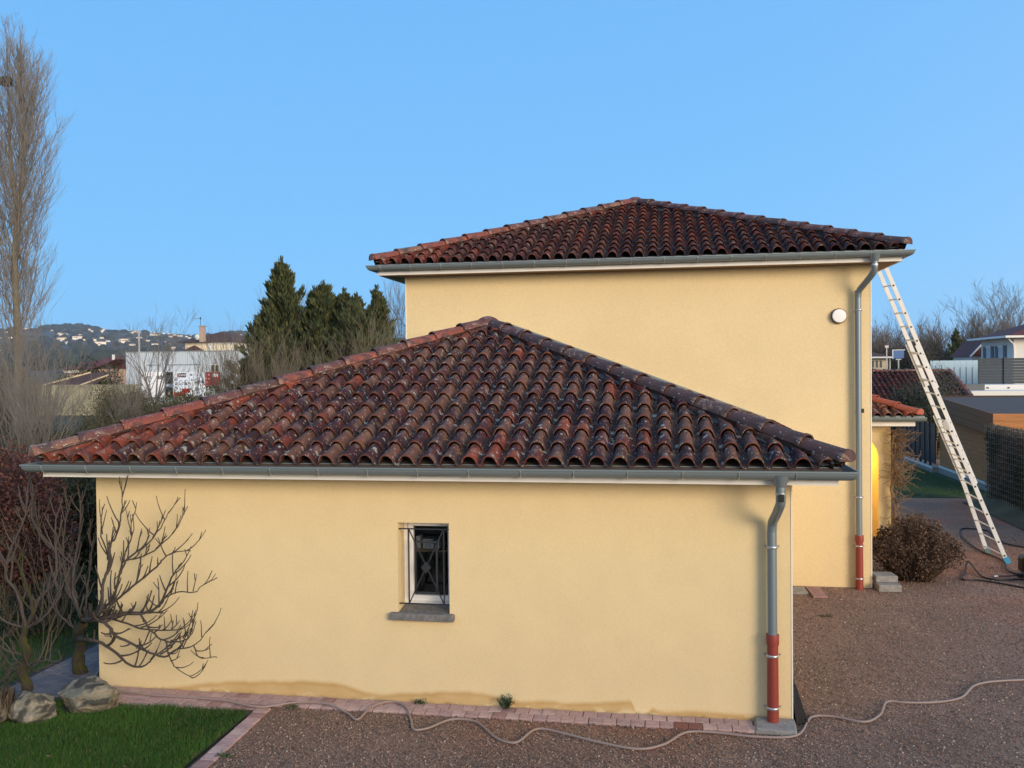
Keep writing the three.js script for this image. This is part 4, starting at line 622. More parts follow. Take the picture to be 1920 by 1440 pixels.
{ const t = thing('terrace_wall', 'white terrace wall with two small black vents below the slat fence', 'wall', [16, 0, -38]); part('wall', [bx(13.83, 19.5, 0, 2.7, -39.3, -38)], whiteWall, t); for (const x of [14.2, 15.15]) part('vent', bx(x, x + 0.1, 2.52, 2.58, -37.99, -37.97), M.black, t); part('coping', [bx(12.9, 19.5, 2.22, 2.45, -37.9, -36)], whiteWall, t); part('plinth', [bx(13.2, 19.5, 0, 2.21, -37.9, -36.2)], whiteWall, t); part('ledge', [bx(12.95, 13.8, 2.46, 2.75, -38, -37.0)], M.zincDark, t); }
{ const t = thing('far_cottage', 'distant low house with brown roof seen beside the house corner', 'house', [14, 0, -76]); part('wall', [bx(8, 18.1, 0, 4.35, -84, -75)], cream, t); hipped(t, 8, 18.1, -75, -84, 4.4, 0.3, brownRoof, 0.5); part('gutter', bx(7.5, 18.6, 4.32, 4.45, -74.5, -74.38), M.white, t); for (let k = 0; k < 5; k++) part('window', bx(16.7 + k * 0.33 - 0.6, 16.7 + k * 0.33 - 0.45, 3.5, 4.1, -74.99, -74.96), M.zincDark, t); part('downpipe', [bx(18.2, 18.27, 3.0, 4.3, -74.95, -74.88)], M.white, t); }
{ const t = thing('purple_roof_house', 'half hidden building with plum coloured roof behind the outbuilding', 'building', [9, 0, -53]); part('wall', [bx(4, 13.0, 0, 3.2, -58, -52.5)], cream, t); hipped(t, 4, 12.9, -52.5, -58, 3.22, 0.25, purpleRoof, 0.4); }
{ const t = thing('blue_sign_panel', 'blue panel with white frame standing among the far shrubs', 'sign', [17.3, 0, -68]); part('panel', [bx(16.9, 17.72, 4.25, 4.88, -68.03, -68)], mat([0.10, 0.20, 0.42], 0.4), t); part('frame', [bx(16.82, 17.8, 4.885, 4.95, -68.05, -67.97), bx(16.82, 16.895, 4.2, 4.88, -68.05, -67.97), bx(17.1, 17.5, 4.12, 4.2, -68.05, -67.97)], M.white, t); part('pole', [bx(17.25, 17.35, 0, 4.12, -68.04, -67.98)], M.steel, t); part('mast', [bx(16.35, 16.42, 0, 5.3, -68.0, -67.93), bx(16.25, 16.52, 5.1, 5.3, -68.02, -67.9)], M.steel, t); }

// ---------------------------------------------------------------- left background: warehouse, houses, wall, hill
{
  const t = thing('warehouse', 'pale ribbed metal warehouse with posters along its front', 'warehouse', [-52, 0, -84]); const rib = mat([0.58, 0.65, 0.72], 0.5, { metalness: 0.15 });
  const pos = [], idx = []; const x0 = -61.2, x1 = -43, n = Math.round((x1 - x0) / 0.26); let k = 0; for (let a = 0; a < n; a++) { const x = x0 + a * 0.26; for (const [dx, z] of [[0, -84], [0.15, -84], [0.17, -84.09], [0.24, -84.09], [0.26, -84]]) { pos.push([x + dx, 0, z], [x + dx, 5.96, z]); if (k) idx.push(2 * k - 2, 2 * k, 2 * k - 1, 2 * k, 2 * k + 1, 2 * k - 1); k++; } }
  part('ribbed_wall', poly(pos, idx), rib, t); part('hall', [bx(x0, x1, 0, 5.9, -104, -84.12)], rib, t); part('parapet', [bx(x0 - 0.05, x1, 5.95, 6.03, -84.3, -83.93)], mat([0.30, 0.34, 0.38], 0.5), t);
  const flat = mat([0.55, 0.62, 0.69], 0.5); for (const [a, b] of [[-58.6, -56.9], [-56.2, -52.1], [-48.8, -44.6]]) { const s = part('shutter_panel', bx(a, b, 2.0, 4.45, -83.98, -83.93), flat, t); part('panel_rail', bx(a, b, 4.46, 4.53, -83.97, -83.88), M.zinc, s); }
  const w = part('window', [bx(-50.95, -49.85, 3.36, 4.5, -83.97, -83.90)], M.white, t); part('pane', bx(-50.82, -50.46, 3.42, 4.42, -83.895, -83.88), darkGlass, w); part('pane', bx(-50.32, -49.98, 3.42, 4.42, -83.895, -83.88), darkGlass, w);
}
function poster(w, h, draw) { const c = document.createElement('canvas'); c.width = w; c.height = h; const x = c.getContext('2d'); draw(x, w, h); const t = new THREE.CanvasTexture(c); t.colorSpace = THREE.SRGBColorSpace; return new THREE.MeshStandardMaterial({ map: t, roughness: 0.5 }); }
function board(name, label, x0, x1, y0, y1, m, z) { const t = thing(name, label, 'banner', [(x0 + x1) / 2, 0, z]); const g = new THREE.PlaneGeometry(x1 - x0, y1 - y0); g.translate((x0 + x1) / 2, (y0 + y1) / 2, z + 0.05); part('print', [g], m, t); part('backing', [bx(x0 - 0.03, x1 + 0.03, y0 - 0.03, y1 + 0.03, z - 0.04, z + 0.045)], M.white, t); part('post', [bx(x0 + 0.05, x0 + 0.15, 0, y0 - 0.03, z - 0.03, z + 0.03)], M.zinc, t); part('post', [bx(x1 - 0.15, x1 - 0.05, 0, y0 - 0.03, z - 0.03, z + 0.03)], M.zinc, t); return t; }
board('white_banner', 'white banner with black lettering at the warehouse front, behind the bare tree', -59.0, -56.35, 0.9, 3.72, poster(256, 256, (x, w, h) => { x.fillStyle = '#f4f7fb'; x.fillRect(0, 0, w, h); x.fillStyle = '#111'; x.font = 'bold 62px sans-serif'; x.fillText('4', 210, 80); x.fillText('A', 170, 75); x.fillStyle = '#8a8f96'; x.fillRect(60, 45, 55, 12); x.fillRect(72, 62, 40, 9); }), -83.6);
board('dark_banner', 'dark picture banner between the two white banners of the warehouse', -56.2, -55.25, 0.9, 3.7, poster(128, 256, (x, w, h) => { x.fillStyle = '#23272f'; x.fillRect(0, 0, w, h); x.fillStyle = '#3d4b48'; x.fillRect(10, 30, 100, 55); x.fillStyle = '#6b7c96'; x.fillRect(0, 118, w, 38); x.fillStyle = '#c9d4e4'; x.fillRect(20, 128, 70, 12); x.fillStyle = '#b88a70'; x.fillRect(42, 200, 36, 30); }), -83.6);
board('event_banner', 'wide white banner with dark drawings and red foot at the warehouse', -55.15, -51.43, 1.0, 3.68, poster(512, 384, (x, w, h) => { x.fillStyle = '#dfe9f6'; x.fillRect(0, 0, w, h); x.fillStyle = '#a01c22'; x.fillRect(60, 22, 20, 60); x.fillStyle = '#3a2b27'; x.fillRect(84, 18, 120, 66); x.fillStyle = '#e8e8ee'; x.font = 'bold 44px sans-serif'; x.fillText('EXPO', 88, 66); x.fillStyle = '#74808c'; x.fillRect(270, 26, 34, 36); x.fillStyle = '#a9adc0'; x.font = '48px sans-serif'; x.fillText('FRINGALE', 308, 62); x.strokeStyle = '#4a5058'; x.lineWidth = 9; for (const [a, b, r] of [[40, 110, 22], [42, 180, 20], [120, 170, 34], [210, 165, 36], [390, 140, 36], [430, 155, 22]]) { x.beginPath(); x.arc(a, b, r, 0, 5.2); x.stroke(); x.beginPath(); x.moveTo(a - r, b + r); x.lineTo(a + r, b - r * 0.4); x.stroke(); } x.fillStyle = '#20242a'; x.beginPath(); x.moveTo(455, 180); x.lineTo(478, 95); x.lineTo(490, 180); x.fill(); x.fillStyle = '#b01b20'; x.fillRect(0, 320, 200, 64); x.fillRect(130, 265, 140, 60); x.fillStyle = '#fff'; x.fillRect(300, 215, 200, 16); }), -83.6);
board('red_banner', 'red banner with a white box beside the warehouse window', -51.38, -49.55, 2.2, 3.65, poster(256, 192, (x, w, h) => { x.fillStyle = '#b3141c'; x.fillRect(0, 0, w, h); x.fillStyle = '#7d1a1a'; x.fillRect(90, 90, 130, 102); x.fillStyle = '#d4dbea'; x.fillRect(120, 24, 92, 46); x.fillStyle = '#e9e9ee'; for (const [a, b] of [[12, 30], [50, 34], [12, 88], [46, 92], [14, 140], [52, 150]]) x.fillRect(a, b, 22, 12); x.fillStyle = '#3b0d12'; x.fillRect(236, 0, 20, h); }), -83.6);
{
  const t = thing('cream_house', 'cream house with brown hip roof, chimney and satellite dish above the warehouse', 'house', [-60.5, 0, -104]);
  part('wall', [bx(-64.1, -57.3, 0, 7.55, -112, -102)], mat([0.74, 0.66, 0.50], 0.85), t); hipped(t, -64.1, -57.3, -102, -112, 7.58, 0.36, brownRoof, 0.8);
  const ch = part('chimney', [bx(-61.5, -60.9, 7.6, 9.6, -101.6, -101)], mat([0.42, 0.30, 0.23], 0.9), t); part('chimney_cap', [bx(-61.58, -60.82, 9.6, 9.72, -101.68, -100.92)], M.concrete, ch);
  const d = new THREE.SphereGeometry(0.55, 18, 8, 0, 6.283, 0, 0.8); d.rotateX(Math.PI / 2 + 0.15); d.translate(-61.85, 8.3, -101.45); part('satellite_dish', [d, bx(-61.7, -61.5, 8.1, 8.16, -101.6, -101.3)], mat([0.55, 0.62, 0.56], 0.5), t);
  part('antenna', [bar(V(-61.45, 9.7, -101.3), V(-61.45, 10.9, -101.3), 0.05, 0.05, V(1, 0, 0)), bar(V(-62.2, 10.7, -101.3), V(-61.35, 10.7, -101.3), 0.05, 0.05), bar(V(-61.45, 10.55, -101.3), V(-61.45, 10.85, -101.3), 0.25, 0.05, V(1, 0, 0))], M.zincDark, t);
  part('porch_roof', poly([[-64.0, 6.05, -99.4], [-60.6, 6.05, -99.4], [-62.2, 7.2, -101], [-64.0, 6.05, -102], [-60.6, 6.05, -102]], [0, 1, 2, 0, 2, 3, 1, 4, 2]), brownRoof, t); part('porch_wall', [bx(-63.5, -61, 0, 6.04, -101.98, -99.9)], cream, t);
  part('pier', [bx(-60.65, -60.0, 0, 7.5, -101.99, -101.7)], whiteWall, t); for (let k = 0; k < 5; k++) part('window', bx(-57.29, -57.24, 6.2, 7.2, -103.2 - k * 1.7, -102.4 - k * 1.7), darkGlass, t);
}
{ const t = thing('red_roof_house', 'low peach house with a wide red roof left of the warehouse', 'house', [-83, 0, -112]); part('wall', [bx(-88.6, -80.2, 0, 4.2, -121, -112)], peach, t); hipped(t, -88.6, -78, -112, -121, 4.25, 0.36, redRoof, 0.8); part('gable_wall', [bx(-81.5, -78.9, 0, 4.2, -111.9, -109)], peach, t); part('gable_roof', poly([[-82.2, 4.2, -108.6], [-78.4, 5.6, -108.6], [-78.4, 5.6, -113], [-82.2, 4.2, -113]], [0, 1, 2, 0, 2, 3]), redRoof, t); for (const x of [-85.9, -83.6]) part('window', bx(x, x + 0.7, 3.0, 3.95, -111.98, -111.94), M.zincDark, t); part('chimney', [bx(-83.3, -83.0, 5.5, 6.4, -115.3, -115)], M.white, t); part('balcony', [bx(-88.9, -86.6, 3.7, 4.15, -111.9, -111.5)], M.white, t); }
{ const t = thing('tile_lean_to', 'low brown tile roof with pale verge behind the concrete wall', 'building', [-58, 0, -70]); part('roof', poly([[-61, 2.55, -70], [-55.5, 2.55, -70], [-55.7, 3.8, -73], [-58, 3.7, -73]], [0, 1, 2, 0, 2, 3]), brownRoof, t); part('verge', [bar(V(-61, 2.58, -69.95), V(-58, 3.74, -72.9), 0.25, 0.14), bar(V(-57.1, 2.5, -69.8), V(-55.4, 3.5, -72), 0.12, 0.12)], mat([0.52, 0.44, 0.28], 0.9), t); part('wall', [bx(-60.5, -55.6, 0, 2.5, -73, -70.4)], cream, t); }
one('concrete_wall', [bx(-57.5, -46.05, 0, 2.68, -62.25, -62)], new THREE.MeshStandardMaterial({ map: speckle([0.34, 0.31, 0.21], 0.5, 181, 64, [0.25, 0.25]), roughness: 0.95 }), 'long weathered concrete wall before the red roofed house', 'wall', [-51, 0, -62.1]);
one('utility_pole', [bar(V(-57.05, 0, -80), V(-57.05, 8.2, -80), 0.13, 0.13, V(1, 0, 0)), bx(-57.3, -56.8, 7.9, 8.0, -80.05, -79.95)], mat([0.42, 0.42, 0.42], 0.8), 'slim grey pole rising over the warehouse roof', 'pole', [-57.05, 0, -80]);
{
  // hill: a slope rising 1 to 4 km away, with fields, woods and scattered houses
  const rid = [[-1.2, 0.040], [-0.85, 0.042], [-0.679, 0.0426], [-0.62, 0.0452], [-0.581, 0.043], [-0.536, 0.0396], [-0.484, 0.037], [-0.447, 0.039], [-0.284, 0.031], [-0.1, 0.022], [0.1, 0.012], [0.3, 0.004]];
  const ridge = (a) => { for (let k = 0; k < rid.length - 1; k++) if (a <= rid[k + 1][0]) { const t = smooth(rid[k][0], rid[k + 1][0], a); return lerp(rid[k][1], rid[k + 1][1], t); } return 0.002; };
  const hy = (a, d) => { const t = clamp((d - 700) / 3300, 0, 1), n = fbm(a * 18 + 30, d / 420, 4, 7) - 0.5; return 3.7 * t + Math.pow(t, 0.85) * d * ridge(a) * (d > 3990 ? 1 : 1) * (1 + 0.16 * n * Math.sin(Math.PI * t)) - 2 * (1 - t); };
  const na = 260, nd = 60, pos = [], idx = [], col = [];
  for (let i = 0; i <= na; i++) for (let j = 0; j <= nd; j++) { const a = lerp(-1.25, 0.3, i / na), d = 500 + 3500 * Math.pow(j / nd, 1.2); pos.push(-1.3 + Math.sin(a) * d, hy(a, d), 9.7 - Math.cos(a) * d); const f = fbm(a * 40 + 60, d / 160 + 9, 3, 17), w = fbm(a * 90 + 20, d / 70, 3, 19); const wood = f > 0.5 || w > 0.6; const b = 0.75 + 0.5 * w; col.push(...(wood ? [0.030 * b, 0.036 * b, 0.030 * b] : f > 0.42 ? [0.085 * b, 0.072 * b, 0.060 * b] : [0.055 * b, 0.066 * b, 0.042 * b])); if (i < na && j < nd) { const q = i * (nd + 1) + j; idx.push(q, q + 1, q + nd + 1, q + 1, q + nd + 2, q + nd + 1); } }
  const g = new THREE.BufferGeometry(); g.setAttribute('position', new THREE.Float32BufferAttribute(pos, 3)); g.setAttribute('color', new THREE.Float32BufferAttribute(col, 3)); g.setIndex(idx); g.computeVertexNormals(); const n = g.attributes.normal; if (n.getY(1000) < 0) { const ix = g.index.array; for (let k = 0; k < ix.length; k += 3) { const s = ix[k]; ix[k] = ix[k + 1]; ix[k + 1] = s; } g.computeVertexNormals(); }
  structure('hill', g, new THREE.MeshStandardMaterial({ vertexColors: true, roughness: 1 }));
  // hillside houses: one pale block with a low roof, many copies
  const hw = [mat([0.84, 0.82, 0.76], 0.9), mat([0.74, 0.64, 0.50], 0.9), mat([0.80, 0.74, 0.66], 0.9)], hr = mat([0.17, 0.085, 0.06], 0.9);
  const protos = hw.map((m) => { const o = new THREE.Group(); const b = new THREE.Mesh(bx(-0.5, 0.5, -1.5, 0.45, -0.4, 0.4), m); b.name = 'wall'; const r = new THREE.Mesh(poly([[-0.56, 0.45, 0.46], [0.56, 0.45, 0.46], [0.56, 0.45, -0.46], [-0.56, 0.45, -0.46], [-0.2, 0.66, 0], [0.2, 0.66, 0]], [0, 1, 5, 0, 5, 4, 1, 2, 5, 2, 3, 4, 2, 4, 5, 3, 0, 4, 0, 3, 2, 0, 2, 1]), hr); r.name = 'roof'; sh(b); sh(r); o.add(b, r); return o; });
  const r = rng(201); let made = 0, tries = 0;
  while (made < 330 && tries++ < 4000) {
    const a = lerp(-0.70, -0.27, Math.pow(r(), 1.15)), crest = r() < 0.2, d = crest ? 3650 + 300 * r() : 1500 + 1950 * r(); const dens = fbm(a * 26 + 4, d / 380, 3, 31); if (!crest && dens < 0.42) continue;
    const big = r() < 0.14, s = (7.5 + 6.5 * r()) * (big ? 1.8 : 1) * (crest ? 1.1 : 0.95), o = protos[Math.floor(r() * 3)].clone(); o.name = numbered('hillside_house'); o.position.set(-1.3 + Math.sin(a) * d, hy(a, d) + 1.5, 9.7 - Math.cos(a) * d); o.rotation.y = -a + (r() - 0.5) * 0.8; o.scale.set(s * (1 + 0.6 * r()), s * (0.55 + 0.2 * r()), s); o.userData = crest ? { label: 'tiny pale house on the crest line of the far hill', category: 'house', group: 'houses along the hill crest' } : { label: 'tiny pale house with low roof on the slope of the far hill', category: 'house', group: 'houses scattered over the hill slope' }; scene.add(o); made++;
  }
  // dark clumps of trees on the crest and between the houses
  const lc = new THREE.IcosahedronGeometry(1, 2), lp = lc.attributes.position; for (let k = 0; k < lp.count; k++) { const v = V(lp.getX(k), lp.getY(k), lp.getZ(k)); v.multiplyScalar(0.75 + 0.5 * noise(v.x * 3 + 9, v.y * 3 + v.z * 3 + 9, 3)); lp.setXYZ(k, v.x, v.y, v.z); } lc.computeVertexNormals();
  const N = 2600, im = new THREE.InstancedMesh(lc, new THREE.MeshStandardMaterial({ color: 0xffffff, roughness: 1 }), N), m = new THREE.Matrix4(), c = new THREE.Color(); let k = 0;
  while (k < N) { const a = lerp(-0.8, -0.1, r()), crest = r() < 0.16, d = crest ? 3850 + 140 * r() : 900 + 2900 * r(); if (fbm(a * (crest ? 30 : 45) + 2, d / 130, 3, 41) < (crest ? 0.5 : 0.47)) continue; const s = (crest ? 7 : 5) + 9 * r() * r(); m.makeScale(s * (1 + r()), s, s).setPosition(-1.3 + Math.sin(a) * d, hy(a, d) + s * 0.4, 9.7 - Math.cos(a) * d); im.setMatrixAt(k, m); const w = 0.6 + 0.8 * r(); c.setRGB(0.026 * w, 0.034 * w, 0.026 * w); im.setColorAt(k, c); k++; }
  im.name = 'hillside_woods'; im.userData = { kind: 'stuff', label: 'dark woods spotted over the far hill', category: 'woods' }; scene.add(im);
}
// ---------------------------------------------------------------- vegetation
const barkTex = (c, seed) => tex(128, 256, (i, j) => { const k = 0.6 + 0.8 * fbm(i / 14, j / 22, 4, seed); return c.map((v) => v * k); }, { repeat: [1, 0.8] });
const bark = (c, seed) => new THREE.MeshStandardMaterial({ map: barkTex(c, seed), roughness: 0.95 });
M.barkGrey = bark([0.17, 0.155, 0.13], 211); M.twigGrey = mat([0.19, 0.168, 0.145], 0.95); M.twigBrown = mat([0.13, 0.095, 0.07], 0.95); M.twigTan = mat([0.20, 0.165, 0.115], 0.95);
M.barkPop = new THREE.MeshStandardMaterial({ map: barkTex([0.20, 0.18, 0.115], 212), roughness: 0.95 }); M.twigPop = mat([0.235, 0.21, 0.185], 0.95); M.figBark = bark([0.070, 0.057, 0.050], 213); M.mossBark = new THREE.MeshStandardMaterial({ map: tex(256, 256, (i, j) => { const m = smooth(0.46, 0.6, fbm(i / 30, j / 26, 4, 215, 0)), k = 0.55 + 0.9 * fbm(i / 9, j / 20, 4, 216); return [lerp(0.085, 0.085, m) * k, lerp(0.066, 0.088, m) * k, lerp(0.050, 0.022, m) * k]; }, { repeat: [1, 1.4] }), roughness: 1, bumpMap: tileBump, bumpScale: 0.012 });
function gnarl(T, pts, r0, r1, seed) { const r = rng(seed), c = new THREE.CatmullRomCurve3(pts, false, 'centripetal').getPoints(18); T.add(c.map((p) => p.add(V((r() - 0.5) * 0.022, 0, (r() - 0.5) * 0.022))), c.map((_, k) => lerp(r0, r1, k / 18) * (0.8 + 0.42 * r()))); }
function grow(W, p, d, len, rad, lev, o, r) {
  const n = o.seg || 4, pts = [p.clone()], rs = [rad]; let q = p.clone(), v = d.clone(); const end = lev === 0 ? (o.tip || 0.25) : Math.max(0.35, o.taper || 0.55);
  for (let k = 1; k <= n; k++) { v.addScaledVector(rdir(r), o.wob || 0.18).add(V(0, (o.up || 0.06), 0)).normalize(); q = q.clone().addScaledVector(v, len / n); pts.push(q); rs.push(lerp(rad, rad * end, k / n)); }
  W.add(pts, rs); if (o.tips) o.tips.push([q.clone(), v.clone()]); if (lev <= 0) return;
  const kids = Math.round(lerp(o.kmin || 3, o.kmax || 5, r()));
  for (let k = 0; k < kids; k++) { const t = k === 0 ? 1 : lerp(o.from || 0.3, 1, r()), i = Math.min(n - 1, Math.floor(t * n)), f = t * n - i, b = pts[i].clone().lerp(pts[i + 1], f), ax = pts[i + 1].clone().sub(pts[i]).normalize(); const dd = ax.clone().multiplyScalar(Math.cos(o.ang * (0.5 + 0.8 * r()))).addScaledVector(perp(ax, r), Math.sin(o.ang * (0.5 + 0.8 * r()))).normalize(); grow(W, b, dd, len * (o.shrink || 0.7) * (0.7 + 0.6 * r()), Math.max(o.rmin || 0.004, lerp(rs[i], rs[i + 1], f) * (k === 0 ? 0.8 : (o.rk || 0.6))), lev - 1, o, r); }
}
function bareTree(name, label, group, at, h, seed, o, mt, mc) {     // trunk and crown of bare branches
  const r = rng(seed), t = thing(name, label, o.shrub ? 'shrub' : 'tree', at, group), T = new Wood(7), C = new Wood(o.sides || 3), P = V(...at);
  if (!o.shrub) { const th = h * (o.trunk || 0.3), pts = [], rs = []; for (let k = 0; k <= 5; k++) { pts.push(P.clone().add(V(Math.sin(k * 1.3 + seed) * 0.015 * h * k / 5, th * k / 5 - (k === 0 ? 0.1 : 0), Math.cos(k * 1.7 + seed) * 0.012 * h * k / 5))); rs.push(h * 0.017 * (1 - 0.35 * k / 5)); } T.add(pts, rs); part('trunk', T.geo(), mt, t); const top = pts[5]; const k0 = o.limbs || 5; for (let k = 0; k < k0; k++) { const a = k / k0 * 6.28 + r(), s = o.spread || 0.55, b = pts[3].clone().lerp(top, 0.2 + 0.8 * (k + 1) / k0); grow(C, b, V(Math.cos(a) * s, 1, Math.sin(a) * s).normalize(), h * (o.l0 || 0.32) * (0.8 + 0.4 * r()), h * 0.0085, o.lev || 3, o, r); } grow(C, top, V(0, 1, 0), h * (o.l0 || 0.32), h * 0.011, o.lev || 3, o, r); }
  else { const k0 = o.limbs || 9; for (let k = 0; k < k0; k++) { const a = r() * 6.28, s = (o.spread || 0.5) * r(); grow(C, P.clone().add(V(Math.cos(a) * 0.25 * r() * (o.base || 1), -0.05, Math.sin(a) * 0.25 * r() * (o.base || 1))), V(Math.cos(a) * s, 1, Math.sin(a) * s).normalize(), h * (o.l0 || 0.5) * (0.6 + 0.6 * r()), o.r0 || h * 0.006, o.lev || 3, o, r); } }
  part(o.shrub ? 'stems' : 'crown', C.geo(), mc, t); return t;
}
function leafBush(name, label, group, cat, at, [sx, sy, sz], n, size, cols, seed, o = {}) {
  const r = rng(seed), L = new Leaves(), t = thing(name, label, cat, at, group), S = new Wood(4), P = V(...at);
  const lob = Array.from({ length: o.lobes || 9 }, () => { const a = r() * 6.28, q = Math.sqrt(r()) * 0.62; return [Math.cos(a) * q, 0.25 + 0.5 * r(), Math.sin(a) * q, 0.38 + 0.28 * r()]; });
  for (let k = 0; k < n; k++) { const b = lob[Math.floor(r() * lob.length)], d = rdir(r), q = Math.pow(r(), 0.4) * b[3], x = b[0] + d.x * q, y = b[1] + d.y * q * 0.8, z = b[2] + d.z * q; if (y < 0) continue; const p = V(P.x + x * sx, P.y + y * sy, P.z + z * sz); const dd = d.clone().multiplyScalar(0.6).add(rdir(r).multiplyScalar(0.6)).add(V(0, o.up ?? 0.3, 0)).normalize(), w = 0.55 + 0.9 * r(), c = cols[Math.floor(Math.pow(r(), 1.2) * cols.length)]; const s = size * (0.6 + 0.8 * r()); L.add(p, dd, perp(dd, r), s, s * (o.asp || 0.55), c.map((v) => v * w)); }
  for (const b of lob) { const e = V(P.x + b[0] * sx, P.y + b[1] * sy, P.z + b[2] * sz), m = P.clone().lerp(e, 0.5).add(V(0, 0.1 * sy, 0)); S.add([P.clone().add(V(b[0] * 0.15 * sx, -0.03, b[2] * 0.15 * sz)), m, e], [0.02 * sy, 0.014 * sy, 0.006 * sy]); if (o.sticks) for (let k = 0; k < o.sticks; k++) { const d = V(r() - 0.5, 0.9, r() - 0.5).normalize(); S.add([m.clone().lerp(e, r()), e.clone().addScaledVector(d, sy * 0.28 * r()).add(V((r() - 0.5) * sx * 0.5, 0, (r() - 0.5) * sz * 0.5))], [0.006 * sy, 0.002 * sy]); } }
  part('stems', S.geo(), o.stem || M.twigBrown, t); part('foliage', L.geo(), leafMat, t); return t;
}

// tall bare poplar with a nest
{
  const r = rng(221), t = thing('poplar_tree', 'very tall slim bare poplar standing over the left shrubs', 'tree', [-35.2, 0, -33.5]), T = new Wood(8), C = new Wood(3), B = V(-35.2, 0, -33.5);
  const stem = (y) => V(-35.25 + 0.55 * smooth(5, 18, y) + 0.12 * Math.sin(y * 0.5), y, -33.5 + 0.1 * Math.sin(y * 0.7));
  const pts = [], rs = []; for (let k = 0; k <= 21; k++) { pts.push(stem(k)); rs.push(Math.max(0.022, 0.24 * Math.pow(1 - k / 23, 0.85))); } T.add(pts, rs);
  const second = []; const s2 = []; for (let k = 0; k <= 8; k++) { second.push(V(-34.9 - 0.35 * Math.min(1, k / 3) - 0.02 * k, 11.5 + k * 1.2, -33.4)); s2.push(0.11 * (1 - k / 9) + 0.012); } T.add(second, s2); part('trunk', T.geo(), M.barkPop, t);
  const shoot = (p, d, len, rad, lev) => { const n = 5, q = [p.clone()], rr = [rad]; let v = d.clone(), c = p.clone(); for (let k = 1; k <= n; k++) { v.add(V((r() - 0.5) * 0.16, 0.16, (r() - 0.5) * 0.16)).normalize(); c = c.clone().addScaledVector(v, len / n); q.push(c); rr.push(rad * (1 - 0.75 * k / n)); } C.add(q, rr); if (lev <= 0) return; const kids = lev === 2 ? 5 + Math.floor(len * 2.1) : 3 + Math.floor(len * 2.4); for (let k = 0; k < kids; k++) { const f = 0.15 + 0.85 * r(), i = Math.min(n - 1, Math.floor(f * n)), b = q[i].clone().lerp(q[i + 1], f * n - i), ax = q[i + 1].clone().sub(q[i]).normalize(), dd = ax.multiplyScalar(0.9).addScaledVector(perp(ax, r), 0.42 + 0.3 * r()).normalize(); shoot(b, dd, len * (0.28 + 0.28 * r()) * (1.15 - 0.5 * f), Math.max(0.0055, rad * 0.42), lev - 1); } };
  for (let k = 0; k < 104; k++) { const y = 2.5 + 17.7 * Math.pow(k / 104, 0.9), a = k * 2.4 + r(), w = (0.5 + 0.55 * smooth(2, 6, y)) * (1 - 0.72 * smooth(13, 22, y)); const tilt = 0.34 + 0.22 * r(), len = (3.3 + 1.9 * r()) * w * (y > 17 ? 0.8 : 1) + 0.5; shoot(stem(y), V(Math.cos(a) * tilt, 1, Math.sin(a) * tilt).normalize(), len, 0.02 + 0.016 * w, 2); }
  for (let k = 0; k < 26; k++) { const y = 13 + 8 * k / 26, a = r() * 6.28; shoot(V(-35.3, y, -33.4), V(Math.cos(a) * 0.4, 1, Math.sin(a) * 0.4).normalize(), 1.2 + r(), 0.014, 2); }
  part('crown', C.geo(), M.twigPop, t);
  const nest = new Wood(3); for (let k = 0; k < 260; k++) { const d = rdir(r), c = V(-35.32 + d.x * 0.32, 19.05 + d.y * 0.22, -33.2 + d.z * 0.3), e = perp(d, r); nest.add([c.clone().addScaledVector(e, -0.14), c.clone().addScaledVector(e, 0.14)], [0.012, 0.010]); }
  one('bird_nest', nest.geo(), mat([0.045, 0.032, 0.025], 1), 'dark stick nest high in the bare poplar', 'nest', [-35.32, 18.85, -33.3]);
}
// grey bare shrubs and saplings round the poplar, along the left edge of the picture
const SH = { shrub: true, lev: 3, kmin: 3, kmax: 5, ang: 0.5, shrink: 0.62, wob: 0.12, up: 0.10, from: 0.25, rk: 0.6, rmin: 0.006, limbs: 11, spread: 0.75, l0: 0.5 };
SH.limbs = 6; SH.rmin = 0.008;
const shr1 = bareTree('bare_shrub', 'grey leafless shrub thicket left of the garage roof', 'leafless shrubs behind the garage', [-24.5, 0, -19], 4.6, 231, SH, null, M.twigGrey);
const shr2 = bareTree('bare_shrub', 'grey leafless shrub thicket left of the garage roof', 'leafless shrubs behind the garage', [-29, 0, -27], 6.2, 232, { ...SH, limbs: 6, spread: 0.55 }, null, M.twigGrey);
for (const [s, x, z, a, k] of [[shr1, -22.2, -17.5, 1.2, 0.95], [shr2, -27.0, -20, 2.1, 0.9], [shr1, -27.5, -25, 4.0, 1.05], [shr2, -24.0, -26, 5.1, 0.72], [shr1, -20.3, -21, 3.3, 0.7], [shr1, -19.6, -13.5, 0.3, 0.72]]) copyOf(s, [x, 0, z], a, k);
// thin ornamental tree before the warehouse
bareTree('thin_tree', 'thin bare tree with seed clusters standing before the warehouse banners', null, [-34.3, 0, -45], 7.6, 241, { lev: 4, kmin: 2, kmax: 4, ang: 0.55, shrink: 0.66, wob: 0.14, up: 0.10, rk: 0.62, rmin: 0.008, limbs: 6, spread: 0.6, trunk: 0.22, l0: 0.34 }, M.barkGrey, M.twigGrey);
